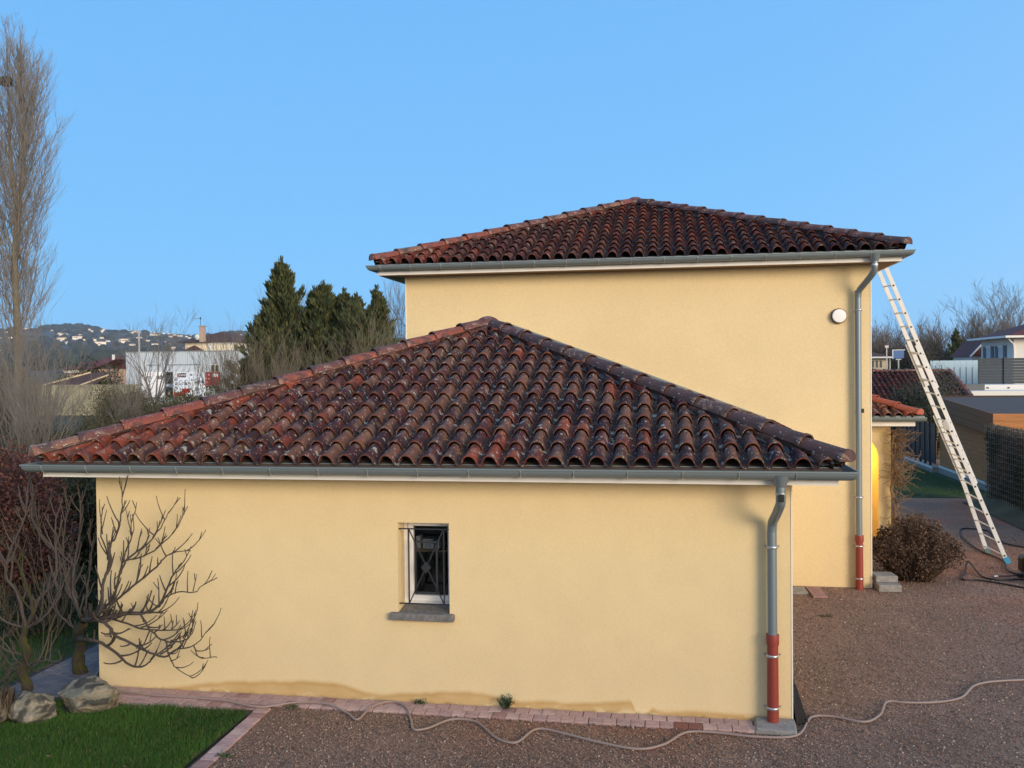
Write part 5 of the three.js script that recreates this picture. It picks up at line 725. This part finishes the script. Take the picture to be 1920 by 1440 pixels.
// row of dark conifers
function conifer(label, at, h, w, seed, n, group = 'conifers behind the garage roof') {
  const r = rng(seed), t = thing('conifer_tree', label, 'tree', at, group), P = V(...at), T = new Wood(6), L = new Leaves(); T.add([P, P.clone().add(V(0, h * 0.95, 0))], [0.03 * h * 0.6, 0.01]);
  const lean = V((r() - 0.5) * 0.1, 0, (r() - 0.5) * 0.1);
  const boughs = Math.floor(n / 120);
  for (let b = 0; b < boughs; b++) { const y = 0.06 + 0.92 * Math.pow(b / boughs, 0.85), a = b * 2.399 + r(), rad = w * (Math.pow(1 - y, 0.8) * 0.97 + 0.02) * (0.38 + 1.0 * r()), up = 0.5 + 1.3 * y; const base = P.clone().add(V(lean.x * y * h, y * h * 0.96, lean.z * y * h)), dir = V(Math.cos(a), up, Math.sin(a)).normalize(), L0 = rad * 1.15; T.add([base, base.clone().addScaledVector(dir, L0 * 0.9)], [0.02, 0.006]);
    for (let k = 0; k < 120; k++) { const f = Math.pow(r(), 0.7), c = base.clone().addScaledVector(dir, L0 * f).add(rdir(r).multiplyScalar(0.13 * L0 * (1.1 - f) + 0.03)); const d = dir.clone().add(rdir(r).multiplyScalar(0.55)).add(V(0, 0.45, 0)).normalize(), q = 0.6 + 0.8 * r(), s = 0.18 + 0.2 * r(); const yel = r() < 0.34; L.add(c, d, perp(d, r), s * 1.35, s * 0.30, yel ? [0.095 * q, 0.100 * q, 0.032 * q] : [0.046 * q, 0.066 * q, 0.026 * q]); } }
  for (let k = 0; k < 90; k++) { const y = h * (0.9 + 0.13 * r()), d = V((r() - 0.5) * 0.9, 1, (r() - 0.5) * 0.9).normalize(), q = 0.6 + 0.8 * r(); L.add(P.clone().add(V(lean.x * y + (r() - 0.5) * 0.12, y - 0.15, lean.z * y + (r() - 0.5) * 0.12)), d, perp(d, r), 0.3, 0.07, [0.042 * q, 0.066 * q, 0.028 * q]); }
  part('trunk', T.geo(), M.twigBrown, t); part('crown', L.geo(), leafMat, t); return t;
}
conifer('tallest dark conifer, pointed, at the left of the conifer row', [-21.9, 0, -38], 9.7, 3.1, 251, 26000); conifer('conifer just left behind the tallest one, with a ragged side', [-22.9, 0, -37.4], 7.2, 2.5, 252, 15000); conifer('broad conifer next to the tallest one', [-19.8, 0, -38.2], 8.4, 3.1, 253, 24000); conifer('middle conifer of the row with yellowish sprays', [-18.3, 0, -38.2], 7.7, 2.8, 254, 20000); conifer('small pointed conifer by the house corner, apart from the row', [-16.75, 0, -38.6], 8.1, 1.9, 255, 15000); conifer('low olive conifer leaning out before the warehouse', [-21.3, 0, -33], 5.0, 1.9, 256, 9000); conifer('low conifer filling the row between its taller neighbours', [-17.6, 0, -37], 7.2, 2.8, 257, 16000);
const SL = { shrub: true, lev: 3, kmin: 3, kmax: 5, ang: 0.45, shrink: 0.64, wob: 0.11, up: 0.09, from: 0.2, rk: 0.6, rmin: 0.006, limbs: 10, spread: 0.55, l0: 0.5 };
const tan1 = bareTree('tan_shrub', 'tan leafless sapling clump in front of the conifers', 'tan saplings before the conifers', [-19.8, 0, -31], 5.6, 261, SL, null, M.twigTan);
for (const [x, z, a, k] of [[-17.6, -30.5, 1.1, 0.9], [-21.4, -30.8, 2.2, 1.05], [-16.0, -31.5, 3.4, 0.92], [-15.0, -32, 4.4, 1.15], [-18.7, -29, 5.3, 0.8], [-22.8, -31.5, 0.4, 0.95]]) copyOf(tan1, [x, 0, z], a, k);
const pop2 = bareTree('bare_tree', 'bare branchy tree showing between the conifers and the house', 'bare trees between conifers and house', [-16.2, 0, -44], 8.0, 271, { lev: 4, kmin: 3, kmax: 4, ang: 0.42, shrink: 0.68, wob: 0.1, up: 0.12, rk: 0.62, rmin: 0.008, limbs: 6, spread: 0.5, trunk: 0.18, l0: 0.36 }, M.barkGrey, M.twigGrey);
copyOf(pop2, [-15.0, 0, -43], 1.9, 0.95); copyOf(pop2, [-25.5, 0, -46], 3.2, 0.92); copyOf(pop2, [-17.5, 0, -45], 4.4, 0.85);
// mixed hedge between garden and road
const hedgeCols = [[0.060, 0.066, 0.022], [0.085, 0.062, 0.030], [0.042, 0.058, 0.020], [0.10, 0.078, 0.045]];
const hb = leafBush('hedge_bush', 'brownish green bush of the hedge behind the garage roof', 'hedge bushes behind the garage', 'bush', [-19.5, 0, -24], [2.6, 3.1, 1.8], 16000, 0.10, hedgeCols, 281, { sticks: 26, asp: 0.35, up: 0.8 });
for (const [x, z, a, k] of [[-16.8, -23.5, 1, 1.02], [-14.2, -22.5, 2, 1.08], [-21.8, -23.5, 3, 0.82], [-23.2, -22.5, 4, 0.72], [-18.2, -21, 5, 0.85], [-12.8, -21, 0.6, 1.05], [-25.2, -22, 0.9, 0.62], [-20.6, -19.5, 2.6, 0.72], [-16.2, -19, 1.7, 0.85], [-22.5, -18, 4.4, 0.58], [-24, -30, 3, 0.8], [-27.6, -31, 2.2, 0.85], [-26.5, -18.5, 1.5, 0.6], [-29, -21.5, 2.5, 0.7], [-31.5, -25, 0.2, 0.8], [-34, -28, 3.6, 0.85], [-27.5, -14.5, 4.2, 0.62], [-24.5, -13.5, 5.0, 0.55], [-22.0, -11.5, 0.5, 0.5], [-30.5, -17.5, 1.9, 0.7], [-43, -41, 1.1, 1.25], [-48, -45, 2.3, 1.35], [-53, -49, 3.1, 1.4], [-58.5, -52, 4.1, 1.45], [-64, -55, 5.3, 1.5], [-50, -38, 0.4, 1.3], [-56, -43, 1.7, 1.4], [-39.5, -37, 2.8, 1.2], [-30.5, -36, 5.2, 1.0]]) copyOf(hb, [x, 0, z], a, k);
const dhb = leafBush('dark_hedge', 'dense dark green hedge below the red roofed house', 'dark hedges by the red roofed house', 'hedge', [-57.9, 0, -74.5], [2.6, 4.6, 1.5], 5000, 0.22, [[0.018, 0.028, 0.012], [0.024, 0.036, 0.014]], 285); copyOf(dhb, [-60.5, 0, -75], 1, 0.9);
// copper leaved hedge and laurel beside the garage
const cu = [[0.10, 0.034, 0.026], [0.068, 0.026, 0.022], [0.14, 0.058, 0.034], [0.05, 0.022, 0.02]];
leafBush('copper_beech', 'large reddish brown beech bush at the left of the garage eave', null, 'bush', [-11.7, 0, -3.2], [1.35, 2.3, 1.1], 30000, 0.060, cu, 291, { lobes: 14, up: -0.1 }); leafBush('copper_beech', 'second reddish brown beech bush behind the first, farther from the garage', null, 'bush', [-13.4, 0, -5.2], [1.6, 2.2, 1.3], 22000, 0.062, cu, 292, { lobes: 14, up: -0.1 });
leafBush('laurel_bush', 'glossy dark green laurel bush just behind the garage corner', null, 'bush', [-10.75, 0, -4.6], [0.95, 2.35, 1.0], 14000, 0.085, [[0.012, 0.022, 0.010], [0.020, 0.032, 0.013], [0.03, 0.045, 0.02]], 293, { lobes: 12, up: 0.1 });
leafBush('laurel_bush', 'dark evergreen bush filling the ground behind the beech', null, 'bush', [-12.6, 0, -1.8], [1.4, 1.1, 1.2], 9000, 0.075, [[0.012, 0.022, 0.010], [0.022, 0.026, 0.013]], 294, { lobes: 9, up: 0.1 });
leafBush('garden_scrub', 'low dark scrub on the lawn beyond the fig tree', null, 'bush', [-10.1, 0, -1.9], [0.9, 0.8, 0.9], 5000, 0.05, [[0.014, 0.026, 0.012], [0.03, 0.03, 0.015]], 295, { lobes: 9 });

// fig trees
function figTwigs(W, pts, rads, r, dens, zmin) {
  for (let i = 0; i < pts.length - 1; i++) { const seg = pts[i].distanceTo(pts[i + 1]); const n = seg * dens; for (let k = 0; k < n; k++) { if (k + r() > n) break; const f = r(), b = pts[i].clone().lerp(pts[i + 1], f), ax = pts[i + 1].clone().sub(pts[i]).normalize(); let d = ax.clone().multiplyScalar(0.55).add(V((r() - 0.5) * 1.6, 0.1 + 0.5 * (r() - 0.25), (r() - 0.4) * 0.9)).normalize(); const len = (0.10 + 0.26 * r()) * (i > 0 ? 1 : 0.6), q = [b], rr = [lerp(rads[i], rads[i + 1], f) * 0.55 + 0.0035]; let c = b.clone(); for (let s = 0; s < 5; s++) { d.add(V((r() - 0.5) * 0.25, 0.20, (r() - 0.5) * 0.15)).normalize(); c = c.clone().addScaledVector(d, len / 5); if (zmin !== undefined && c.x > -7.95 && c.z < zmin) c.z = zmin; q.push(c); rr.push(Math.max(0.0038, rr[0] * (1 - 0.10 * (s + 1)))); } rr.push(); W.add(q, rr); if (r() < 0.55) { const e = q[3], d2 = d.clone().add(V((r() - 0.5) * 1.4, 0.1, (r() - 0.5) * 0.5)).normalize(); const z2 = e.clone().addScaledVector(d2, 0.05 + 0.07 * r()); if (zmin !== undefined && z2.x > -7.95 && z2.z < zmin) z2.z = zmin; W.add([e, z2], [0.006, 0.0045]); } } }
}
function figLimb(t, arr, r0, r, zmin, dens = 10, m = M.figBark) {
  const crv = new THREE.CatmullRomCurve3(arr.map((p) => V(...p)), false, 'centripetal'), n = arr.length * 4, pts = crv.getPoints(n).map((p) => p.add(rdir(r).multiplyScalar(0.006))), rads = pts.map((_, k) => Math.max(0.0048, r0 * 0.6 * Math.pow(1 - k / (n + 1), 0.55))); const W = new Wood(7); W.add(pts, rads); figTwigs(W, pts.filter((_, k) => k % 4 === 0), rads.filter((_, k) => k % 4 === 0), r, dens, zmin); part('limb', W.geo(), m, t);
}
{
  const r = rng(301), t = thing('fig_tree', 'bare fig tree spreading crooked branches over the garage wall corner', 'tree', [-8.35, 0, -0.35]);
  const T = new Wood(9); gnarl(T, [V(-8.42, -0.03, -0.42), V(-8.44, 0.2, -0.36), V(-8.33, 0.4, -0.28), V(-8.25, 0.6, -0.1), V(-8.08, 0.74, 0.05), V(-7.98, 0.84, 0.14)], 0.075, 0.045, 5); T.add([V(-8.28, 0.5, -0.2), V(-8.12, 0.58, 0.05), V(-7.95, 0.62, 0.18)], [0.05, 0.04, 0.03]); part('trunk', T.geo(), M.mossBark, t);
  const N = [-8.02, 0.82, 0.12];
  const limbs = [
    [0.034, [N, [-7.75, 0.92, 0.35], [-7.56, 1.05, 0.46], [-7.49, 1.38, 0.49], [-7.40, 1.61, 0.49], [-7.41, 1.8, 0.49], [-7.35, 1.86, 0.49], [-7.27, 2.18, 0.47], [-7.28, 2.5, 0.45]]],
    [0.030, [N, [-7.8, 0.95, 0.25], [-7.61, 1.03, 0.31], [-7.50, 1.15, 0.31], [-7.37, 1.5, 0.33], [-7.30, 1.61, 0.31], [-7.10, 1.75, 0.3], [-6.90, 1.98, 0.28], [-6.82, 2.14, 0.27]]],
    [0.028, [N, [-7.75, 0.95, 0.3], [-7.5, 1.04, 0.43], [-7.39, 1.15, 0.45], [-7.17, 1.32, 0.45], [-6.86, 1.57, 0.43], [-6.79, 1.65, 0.43], [-6.63, 1.72, 0.41], [-6.48, 1.73, 0.4]]],
    [0.016, [[-7.34, 1.58, 0.31], [-7.11, 1.64, 0.25], [-6.88, 1.8, 0.25], [-6.73, 1.97, 0.24], [-6.61, 2.19, 0.23]]],
    [0.040, [N, [-7.64, 0.91, 0.35], [-7.37, 0.98, 0.37], [-7.13, 1.0, 0.37], [-6.91, 1.09, 0.37], [-6.73, 1.44, 0.36], [-6.63, 1.58, 0.35]]],
    [0.017, [[-6.91, 1.09, 0.37], [-6.83, 1.12, 0.47], [-6.73, 1.23, 0.49], [-6.6, 1.29, 0.49], [-6.38, 1.3, 0.49], [-6.33, 1.36, 0.48], [-6.14, 1.45, 0.46]]],
    [0.042, [N, [-7.58, 0.93, 0.31], [-7.41, 0.97, 0.31], [-7.1, 0.995, 0.31], [-6.87, 1.0, 0.31]]],
    [0.034, [N, [-7.57, 0.91, 0.43], [-7.44, 0.85, 0.46], [-7.41, 0.79, 0.46], [-7.24, 0.7, 0.45], [-7.02, 0.6, 0.44], [-6.78, 0.55, 0.43], [-6.69, 0.62, 0.43], [-6.46, 0.68, 0.42], [-6.23, 0.92, 0.4]]],
    [0.013, [[-6.46, 0.68, 0.42], [-6.38, 0.55, 0.43], [-6.17, 0.57, 0.43]]],
    [0.034, [[-7.95, 0.62, 0.18], [-7.71, 0.61, 0.25], [-7.46, 0.47, 0.27], [-7.3, 0.36, 0.27], [-7.12, 0.39, 0.26], [-7.05, 0.49, 0.25]]],
    [0.022, [[-7.13, 1.0, 0.37], [-6.97, 0.8, 0.39], [-6.81, 0.7, 0.38], [-6.55, 0.74, 0.37], [-6.46, 0.93, 0.36]]],
    [0.017, [[-6.81, 0.7, 0.38], [-6.74, 0.6, 0.47], [-6.69, 0.52, 0.49], [-6.62, 0.43, 0.49], [-6.44, 0.34, 0.48]]],
    [0.022, [N, [-7.47, 0.9, 0.31], [-7.17, 0.82, 0.32], [-6.96, 0.8, 0.31], [-6.66, 0.82, 0.3], [-6.53, 0.91, 0.3]]],
    [0.020, [[-7.47, 1.43, 0.49], [-7.46, 1.59, 0.44], [-7.56, 1.91, 0.43], [-7.54, 2.17, 0.42]]],
    [0.016, [[-7.41, 1.45, 0.32], [-7.37, 1.64, 0.27], [-7.27, 1.91, 0.25], [-7.28, 2.1, 0.24]]],
  ];
  for (const [r0, a] of limbs) figLimb(t, a, r0, r, 0.07);
  for (const [r0, a] of [[0.032, [N, [-8.2, 0.97, 0], [-8.5, 1.54, -0.1], [-8.81, 1.92, -0.1], [-8.81, 2.33, -0.1], [-8.87, 2.5, -0.1]]], [0.032, [N, [-8.23, 1.16, 0], [-8.26, 1.47, -0.1], [-8.18, 1.93, -0.1], [-8.2, 2.3, -0.1], [-8.22, 2.41, -0.1]]], [0.026, [[-8.2, 1.03, -0.05], [-8.41, 1.42, -0.1], [-8.4, 1.83, -0.1], [-8.28, 2.28, -0.1]]], [0.022, [[-8.05, 0.8, 0.05], [-8.09, 1.23, -0.1], [-8.04, 1.61, -0.1], [-8.08, 1.87, -0.1]]], [0.026, [[-8.12, 0.65, 0.0], [-8.35, 0.7, -0.1], [-8.56, 0.9, -0.1], [-8.7, 1.3, -0.15]]]]) figLimb(t, a, r0, r, undefined);
}
{
  const r = rng(302), t = thing('fig_tree', 'smaller mossy fig tree rooted between the boulders', 'tree', [-8.33, 0, 0.69]);
  const T = new Wood(9); gnarl(T, [V(-8.36, -0.03, 0.69), V(-8.30, 0.2, 0.72), V(-8.34, 0.42, 0.74), V(-8.22, 0.65, 0.8), V(-8.25, 0.8, 0.82), V(-8.19, 0.95, 0.84)], 0.062, 0.034, 6); part('trunk', T.geo(), M.mossBark, t); const N = [-8.2, 0.92, 0.84];
  for (const [r0, a] of [[0.034, [N, [-8.26, 1.34, 0.9], [-8.39, 1.51, 0.9], [-8.32, 1.8, 0.9], [-8.15, 2.16, 0.9], [-8.11, 2.39, 0.88]]], [0.034, [N, [-8.05, 1.26, 0.8], [-7.87, 1.44, 0.8], [-7.86, 1.97, 0.8], [-7.84, 2.2, 0.78]]], [0.03, [N, [-8.11, 1.1, 0.85], [-8.17, 1.39, 0.85], [-8.33, 1.73, 0.85], [-8.49, 1.85, 0.85]]], [0.026, [N, [-7.95, 1.06, 0.9], [-7.75, 1.3, 0.9], [-7.7, 1.48, 0.88]]], [0.02, [N, [-8.4, 1.05, 0.95], [-8.6, 1.3, 1.0], [-8.65, 1.6, 1.0]]], [0.02, [[-8.27, 0.5, 0.77], [-8.1, 0.52, 0.9], [-7.9, 0.62, 0.95], [-7.72, 0.6, 0.92]]], [0.02, [[-8.25, 0.6, 0.78], [-8.5, 0.7, 0.85], [-8.75, 0.95, 0.9]]]]) figLimb(t, a, r0, r, 0.1, 11, r() < 0.3 ? M.mossBark : M.figBark);
}
{ // dry grass over the boulder
  const r = rng(303), L = new Leaves(); for (let k = 0; k < 700; k++) { const o = V(-8.45 + 0.35 * (r() - 0.3), 0.32 + 0.05 * r(), 1.15 + 0.3 * (r() - 0.5)), d = V((r() - 0.5) * 0.8, -0.6 - 0.4 * r(), 0.3 + 0.4 * r()).normalize(), w = 0.6 + 0.7 * r(); L.add(o, d, perp(d, r), 0.16 + 0.16 * r(), 0.006, [0.16 * w, 0.12 * w, 0.075 * w]); } one('dry_grass_tuft', L.geo(), leafMat, 'dry straw tuft hanging over the earthy boulder', 'grass tuft', [-8.45, 0.2, 1.15]);
}
// dry hydrangea by the house corner
{
  const r = rng(311), t = thing('dry_hydrangea', 'dense brown dried hydrangea bush at the house corner', 'bush', [2.95, 0, -6.95]), S = new Wood(4), L = new Leaves();
  for (let k = 0; k < 520; k++) { const a = r() * 6.28, q = Math.sqrt(r()), top = V(2.95 + Math.cos(a) * q * 0.78, (1.08 - 0.6 * q * q) * (0.72 + 0.32 * r()), -6.95 + Math.sin(a) * q * 0.72), b = V(2.95 + Math.cos(a) * q * 0.3, 0, -6.95 + Math.sin(a) * q * 0.28); if (top.x < 2.15) top.x = 2.15 + 0.1 * r(); S.add([b, b.clone().lerp(top, 0.55).add(V((r() - 0.5) * 0.06, 0.05, (r() - 0.5) * 0.06)), top], [0.007, 0.005, 0.003]); const n = 26; const head = r() < 0.58; for (let j = 0; j < n; j++) { const d = rdir(r), c = top.clone().add(d.clone().multiplyScalar(head ? 0.05 : 0.02)); if (!head) c.lerp(b, r() * 0.92)  .add(rdir(r).multiplyScalar(0.07)); const w = 0.5 + 0.9 * r(); const col = r() < 0.2 ? [0.16, 0.095, 0.055] : [0.085, 0.048, 0.03]; L.add(c, d, perp(d, r), 0.022 + 0.028 * r(), 0.018 + 0.018 * r(), col.map((v) => v * w)); } }
  part('stems', S.geo(), mat([0.075, 0.045, 0.03], 1), t); part('dried_flowers', L.geo(), leafMat, t);
}
// wisteria on the porch
{
  const r = rng(321), t = thing('wisteria', 'leafless wisteria climbing the porch wall with tangled tan shoots', 'climber', [3.42, 0, -10.35]), T = new Wood(6), C = new Wood(4); const y0 = V(3.42, 0, -10.35);
  const st = [V(3.45, -0.02, -10.3), V(3.4, 0.35, -10.32), V(3.47, 0.75, -10.35), V(3.38, 1.1, -10.36), V(3.46, 1.5, -10.38), V(3.4, 1.9, -10.38), V(3.44, 2.3, -10.36)]; T.add(st, [0.06, 0.05, 0.05, 0.042, 0.04, 0.032, 0.022]); T.add(st.map((p, k) => p.clone().add(V(0.05 * Math.sin(k * 2), 0, 0.05))), [0.03, 0.03, 0.026, 0.026, 0.022, 0.02, 0.014]); part('trunk', T.geo(), bark([0.19, 0.135, 0.10], 322), t);
  for (let k = 0; k < 260; k++) { const y = r() < 0.6 ? 1.2 + 1.15 * r() : 0.3 + 1.9 * r(), b = V(3.42 + (r() - 0.5) * 0.1, y, -10.35), right = r() < 0.8; let d = V(right ? 0.4 + r() : -0.8, (r() - 0.35) * 0.9, 0.3 + 0.7 * (r() - 0.3)).normalize(), len = (right ? 0.25 + 0.65 * r() * r() : 0.3 * r() + 0.08), q = [b], c = b.clone(); for (let s = 0; s < 6; s++) { d.add(rdir(r).multiplyScalar(0.62)).add(V(0, 0.02, 0)).normalize(); if (c.z < -10.42) d.z = Math.abs(d.z); c = c.clone().addScaledVector(d, len / 6); q.push(c); } C.add(q, q.map((_, s) => 0.0095 * (1 - 0.11 * s))); }
  part('shoots', C.geo(), mat([0.23, 0.16, 0.105], 0.95), t);
}
// olive bush before the outbuilding roof
leafBush('olive_bush', 'grey green olive bush in front of the brown tile roof', null, 'bush', [9.4, 0, -29.3], [1.65, 3.5, 1.3], 16000, 0.085, [[0.075, 0.088, 0.062], [0.052, 0.066, 0.044], [0.10, 0.112, 0.085]], 331, { asp: 0.22, up: 0.7, lobes: 14 });
leafBush('garden_shrub', 'dark evergreen shrub beyond the blue fence under the olive bush', null, 'bush', [8.6, 0, -29], [1.0, 2.5, 1.0], 7000, 0.09, [[0.018, 0.030, 0.020], [0.026, 0.036, 0.022]], 332, { lobes: 9 });
// bare trees on the right horizon
const RT = { lev: 4, kmin: 3, kmax: 4, ang: 0.5, shrink: 0.68, wob: 0.13, up: 0.07, rk: 0.62, rmin: 0.016, limbs: 6, spread: 0.7, trunk: 0.22, l0: 0.30 };
const rt1 = bareTree('horizon_tree', 'bare rounded tree in the belt on the right horizon', 'bare tree belt on the right horizon', [24.5, 0, -110], 9.0, 341, RT, M.barkGrey, M.twigGrey), rt2 = bareTree('horizon_tree', 'bare rounded tree in the belt on the right horizon', 'bare tree belt on the right horizon', [29.0, 0, -112], 8.4, 342, { ...RT, ang: 0.42, spread: 0.5 }, M.barkGrey, M.twigBrown);
{ const r = rng(343); for (let k = 0; k < 40; k++) { const x = 22 + 27 * (k + r()) / 40, z = -100 - 22 * r(), h = x > 33 && x < 42 ? 1.02 : 0.86; copyOf(k % 2 ? rt1 : rt2, [x, 0, z], r() * 6.28, h * (0.8 + 0.28 * r()), k % 2 ? undefined : undefined); } }
bareTree('large_bare_tree', 'large bare tree rising above the others behind the white neighbouring house', null, [38.6, 0, -108], 12.2, 345, { ...RT, lev: 5, kmin: 2, kmax: 4, ang: 0.55, spread: 0.75, trunk: 0.3, rmin: 0.014 }, M.barkGrey, M.twigGrey);
const belt = [[0.045, 0.043, 0.034], [0.062, 0.052, 0.04], [0.03, 0.038, 0.026]];
const bb = leafBush('scrub_bush', 'dull brown scrub at the foot of the right tree belt', 'scrub under the right tree belt', 'bush', [25, 0, -96], [3.4, 5.6, 2.4], 9000, 0.22, belt, 351, { sticks: 14, asp: 0.25, up: 0.9 }); { const r = rng(352); for (let k = 0; k < 13; k++) copyOf(bb, [20 + 1.9 * k + r(), 0, -92 - 8 * r()], r() * 6.28, [0.8 + 0.4 * r(), 0.75 + 0.25 * r(), 1]); }
conifer('dark pointed conifer in the right tree belt', [29.6, 0, -95], 7.4, 1.8, 355, 7000, null); conifer('second dark conifer of the right belt, shorter and nearer the white house', [31.5, 0, -94], 6.0, 1.7, 356, 6000, null);
const db = leafBush('dark_evergreen', 'rounded dark evergreen bush by the white neighbouring house', 'dark evergreens by the white neighbouring house', 'bush', [22.5, 0, -72], [2.0, 4.2, 1.8], 7000, 0.16, [[0.016, 0.022, 0.012], [0.026, 0.03, 0.018]], 357, { lobes: 12 }); copyOf(db, [24.8, 0, -71], 1, 1.02); copyOf(db, [20.4, 0, -70], 2, 0.86); copyOf(db, [17.9, 0, -64], 3, 0.75); copyOf(db, [13.4, 0, -46], 3, [0.7, 0.72, 0.7]); copyOf(db, [16.2, 0, -62], 4, 0.82);

// tangled twiggy shrub behind the fig
bareTree('twiggy_shrub', 'tangled tan twiggy shrub between the fig trunks and the beech', null, [-9.35, 0, -0.7], 2.5, 361, { ...SL, limbs: 6, spread: 0.8, rmin: 0.0032, r0: 0.013, l0: 0.45, wob: 0.2 }, null, mat([0.13, 0.105, 0.07], 0.95));
bareTree('twiggy_shrub', 'low arching bramble on the lawn left of the fig trunks', null, [-9.0, 0, 0.6], 1.4, 362, { ...SL, limbs: 9, spread: 1.1, rmin: 0.003, r0: 0.008, l0: 0.5, up: -0.03, wob: 0.22 }, null, M.twigBrown);
// hedge behind the photographer, which shades the foot of the walls a little
const bh = leafBush('boundary_hedge', 'clipped evergreen hedge behind the photographer', 'boundary hedge behind the photographer', 'hedge', [0, 0, 15.5], [2.2, 3.3, 1.1], 6000, 0.16, [[0.03, 0.045, 0.02], [0.04, 0.055, 0.022]], 371, { lobes: 16 });
for (const x of [3, 6, 9, 12, 15, 18, 21, -3, -6]) copyOf(bh, [x, 0, 15.5 + 0.2 * Math.sin(x * 3)], x, 1);

conifer('ragged conifer filling the gap between the tallest and the broad one', [-20.9, 0, -38.8], 8.2, 2.8, 258, 16000); conifer('bushy conifer between the middle one and the small pointed one', [-17.4, 0, -39.2], 7.3, 2.4, 259, 13000);
conifer('ragged conifer between the broad one and the middle one', [-19.05, 0, -38.6], 8.0, 2.5, 260, 14000);
scene.fog = new THREE.FogExp2(new THREE.Color(0.62, 0.78, 1.0), 0.00007);   // thin morning haze over the valley
renderer.render(scene, camera);
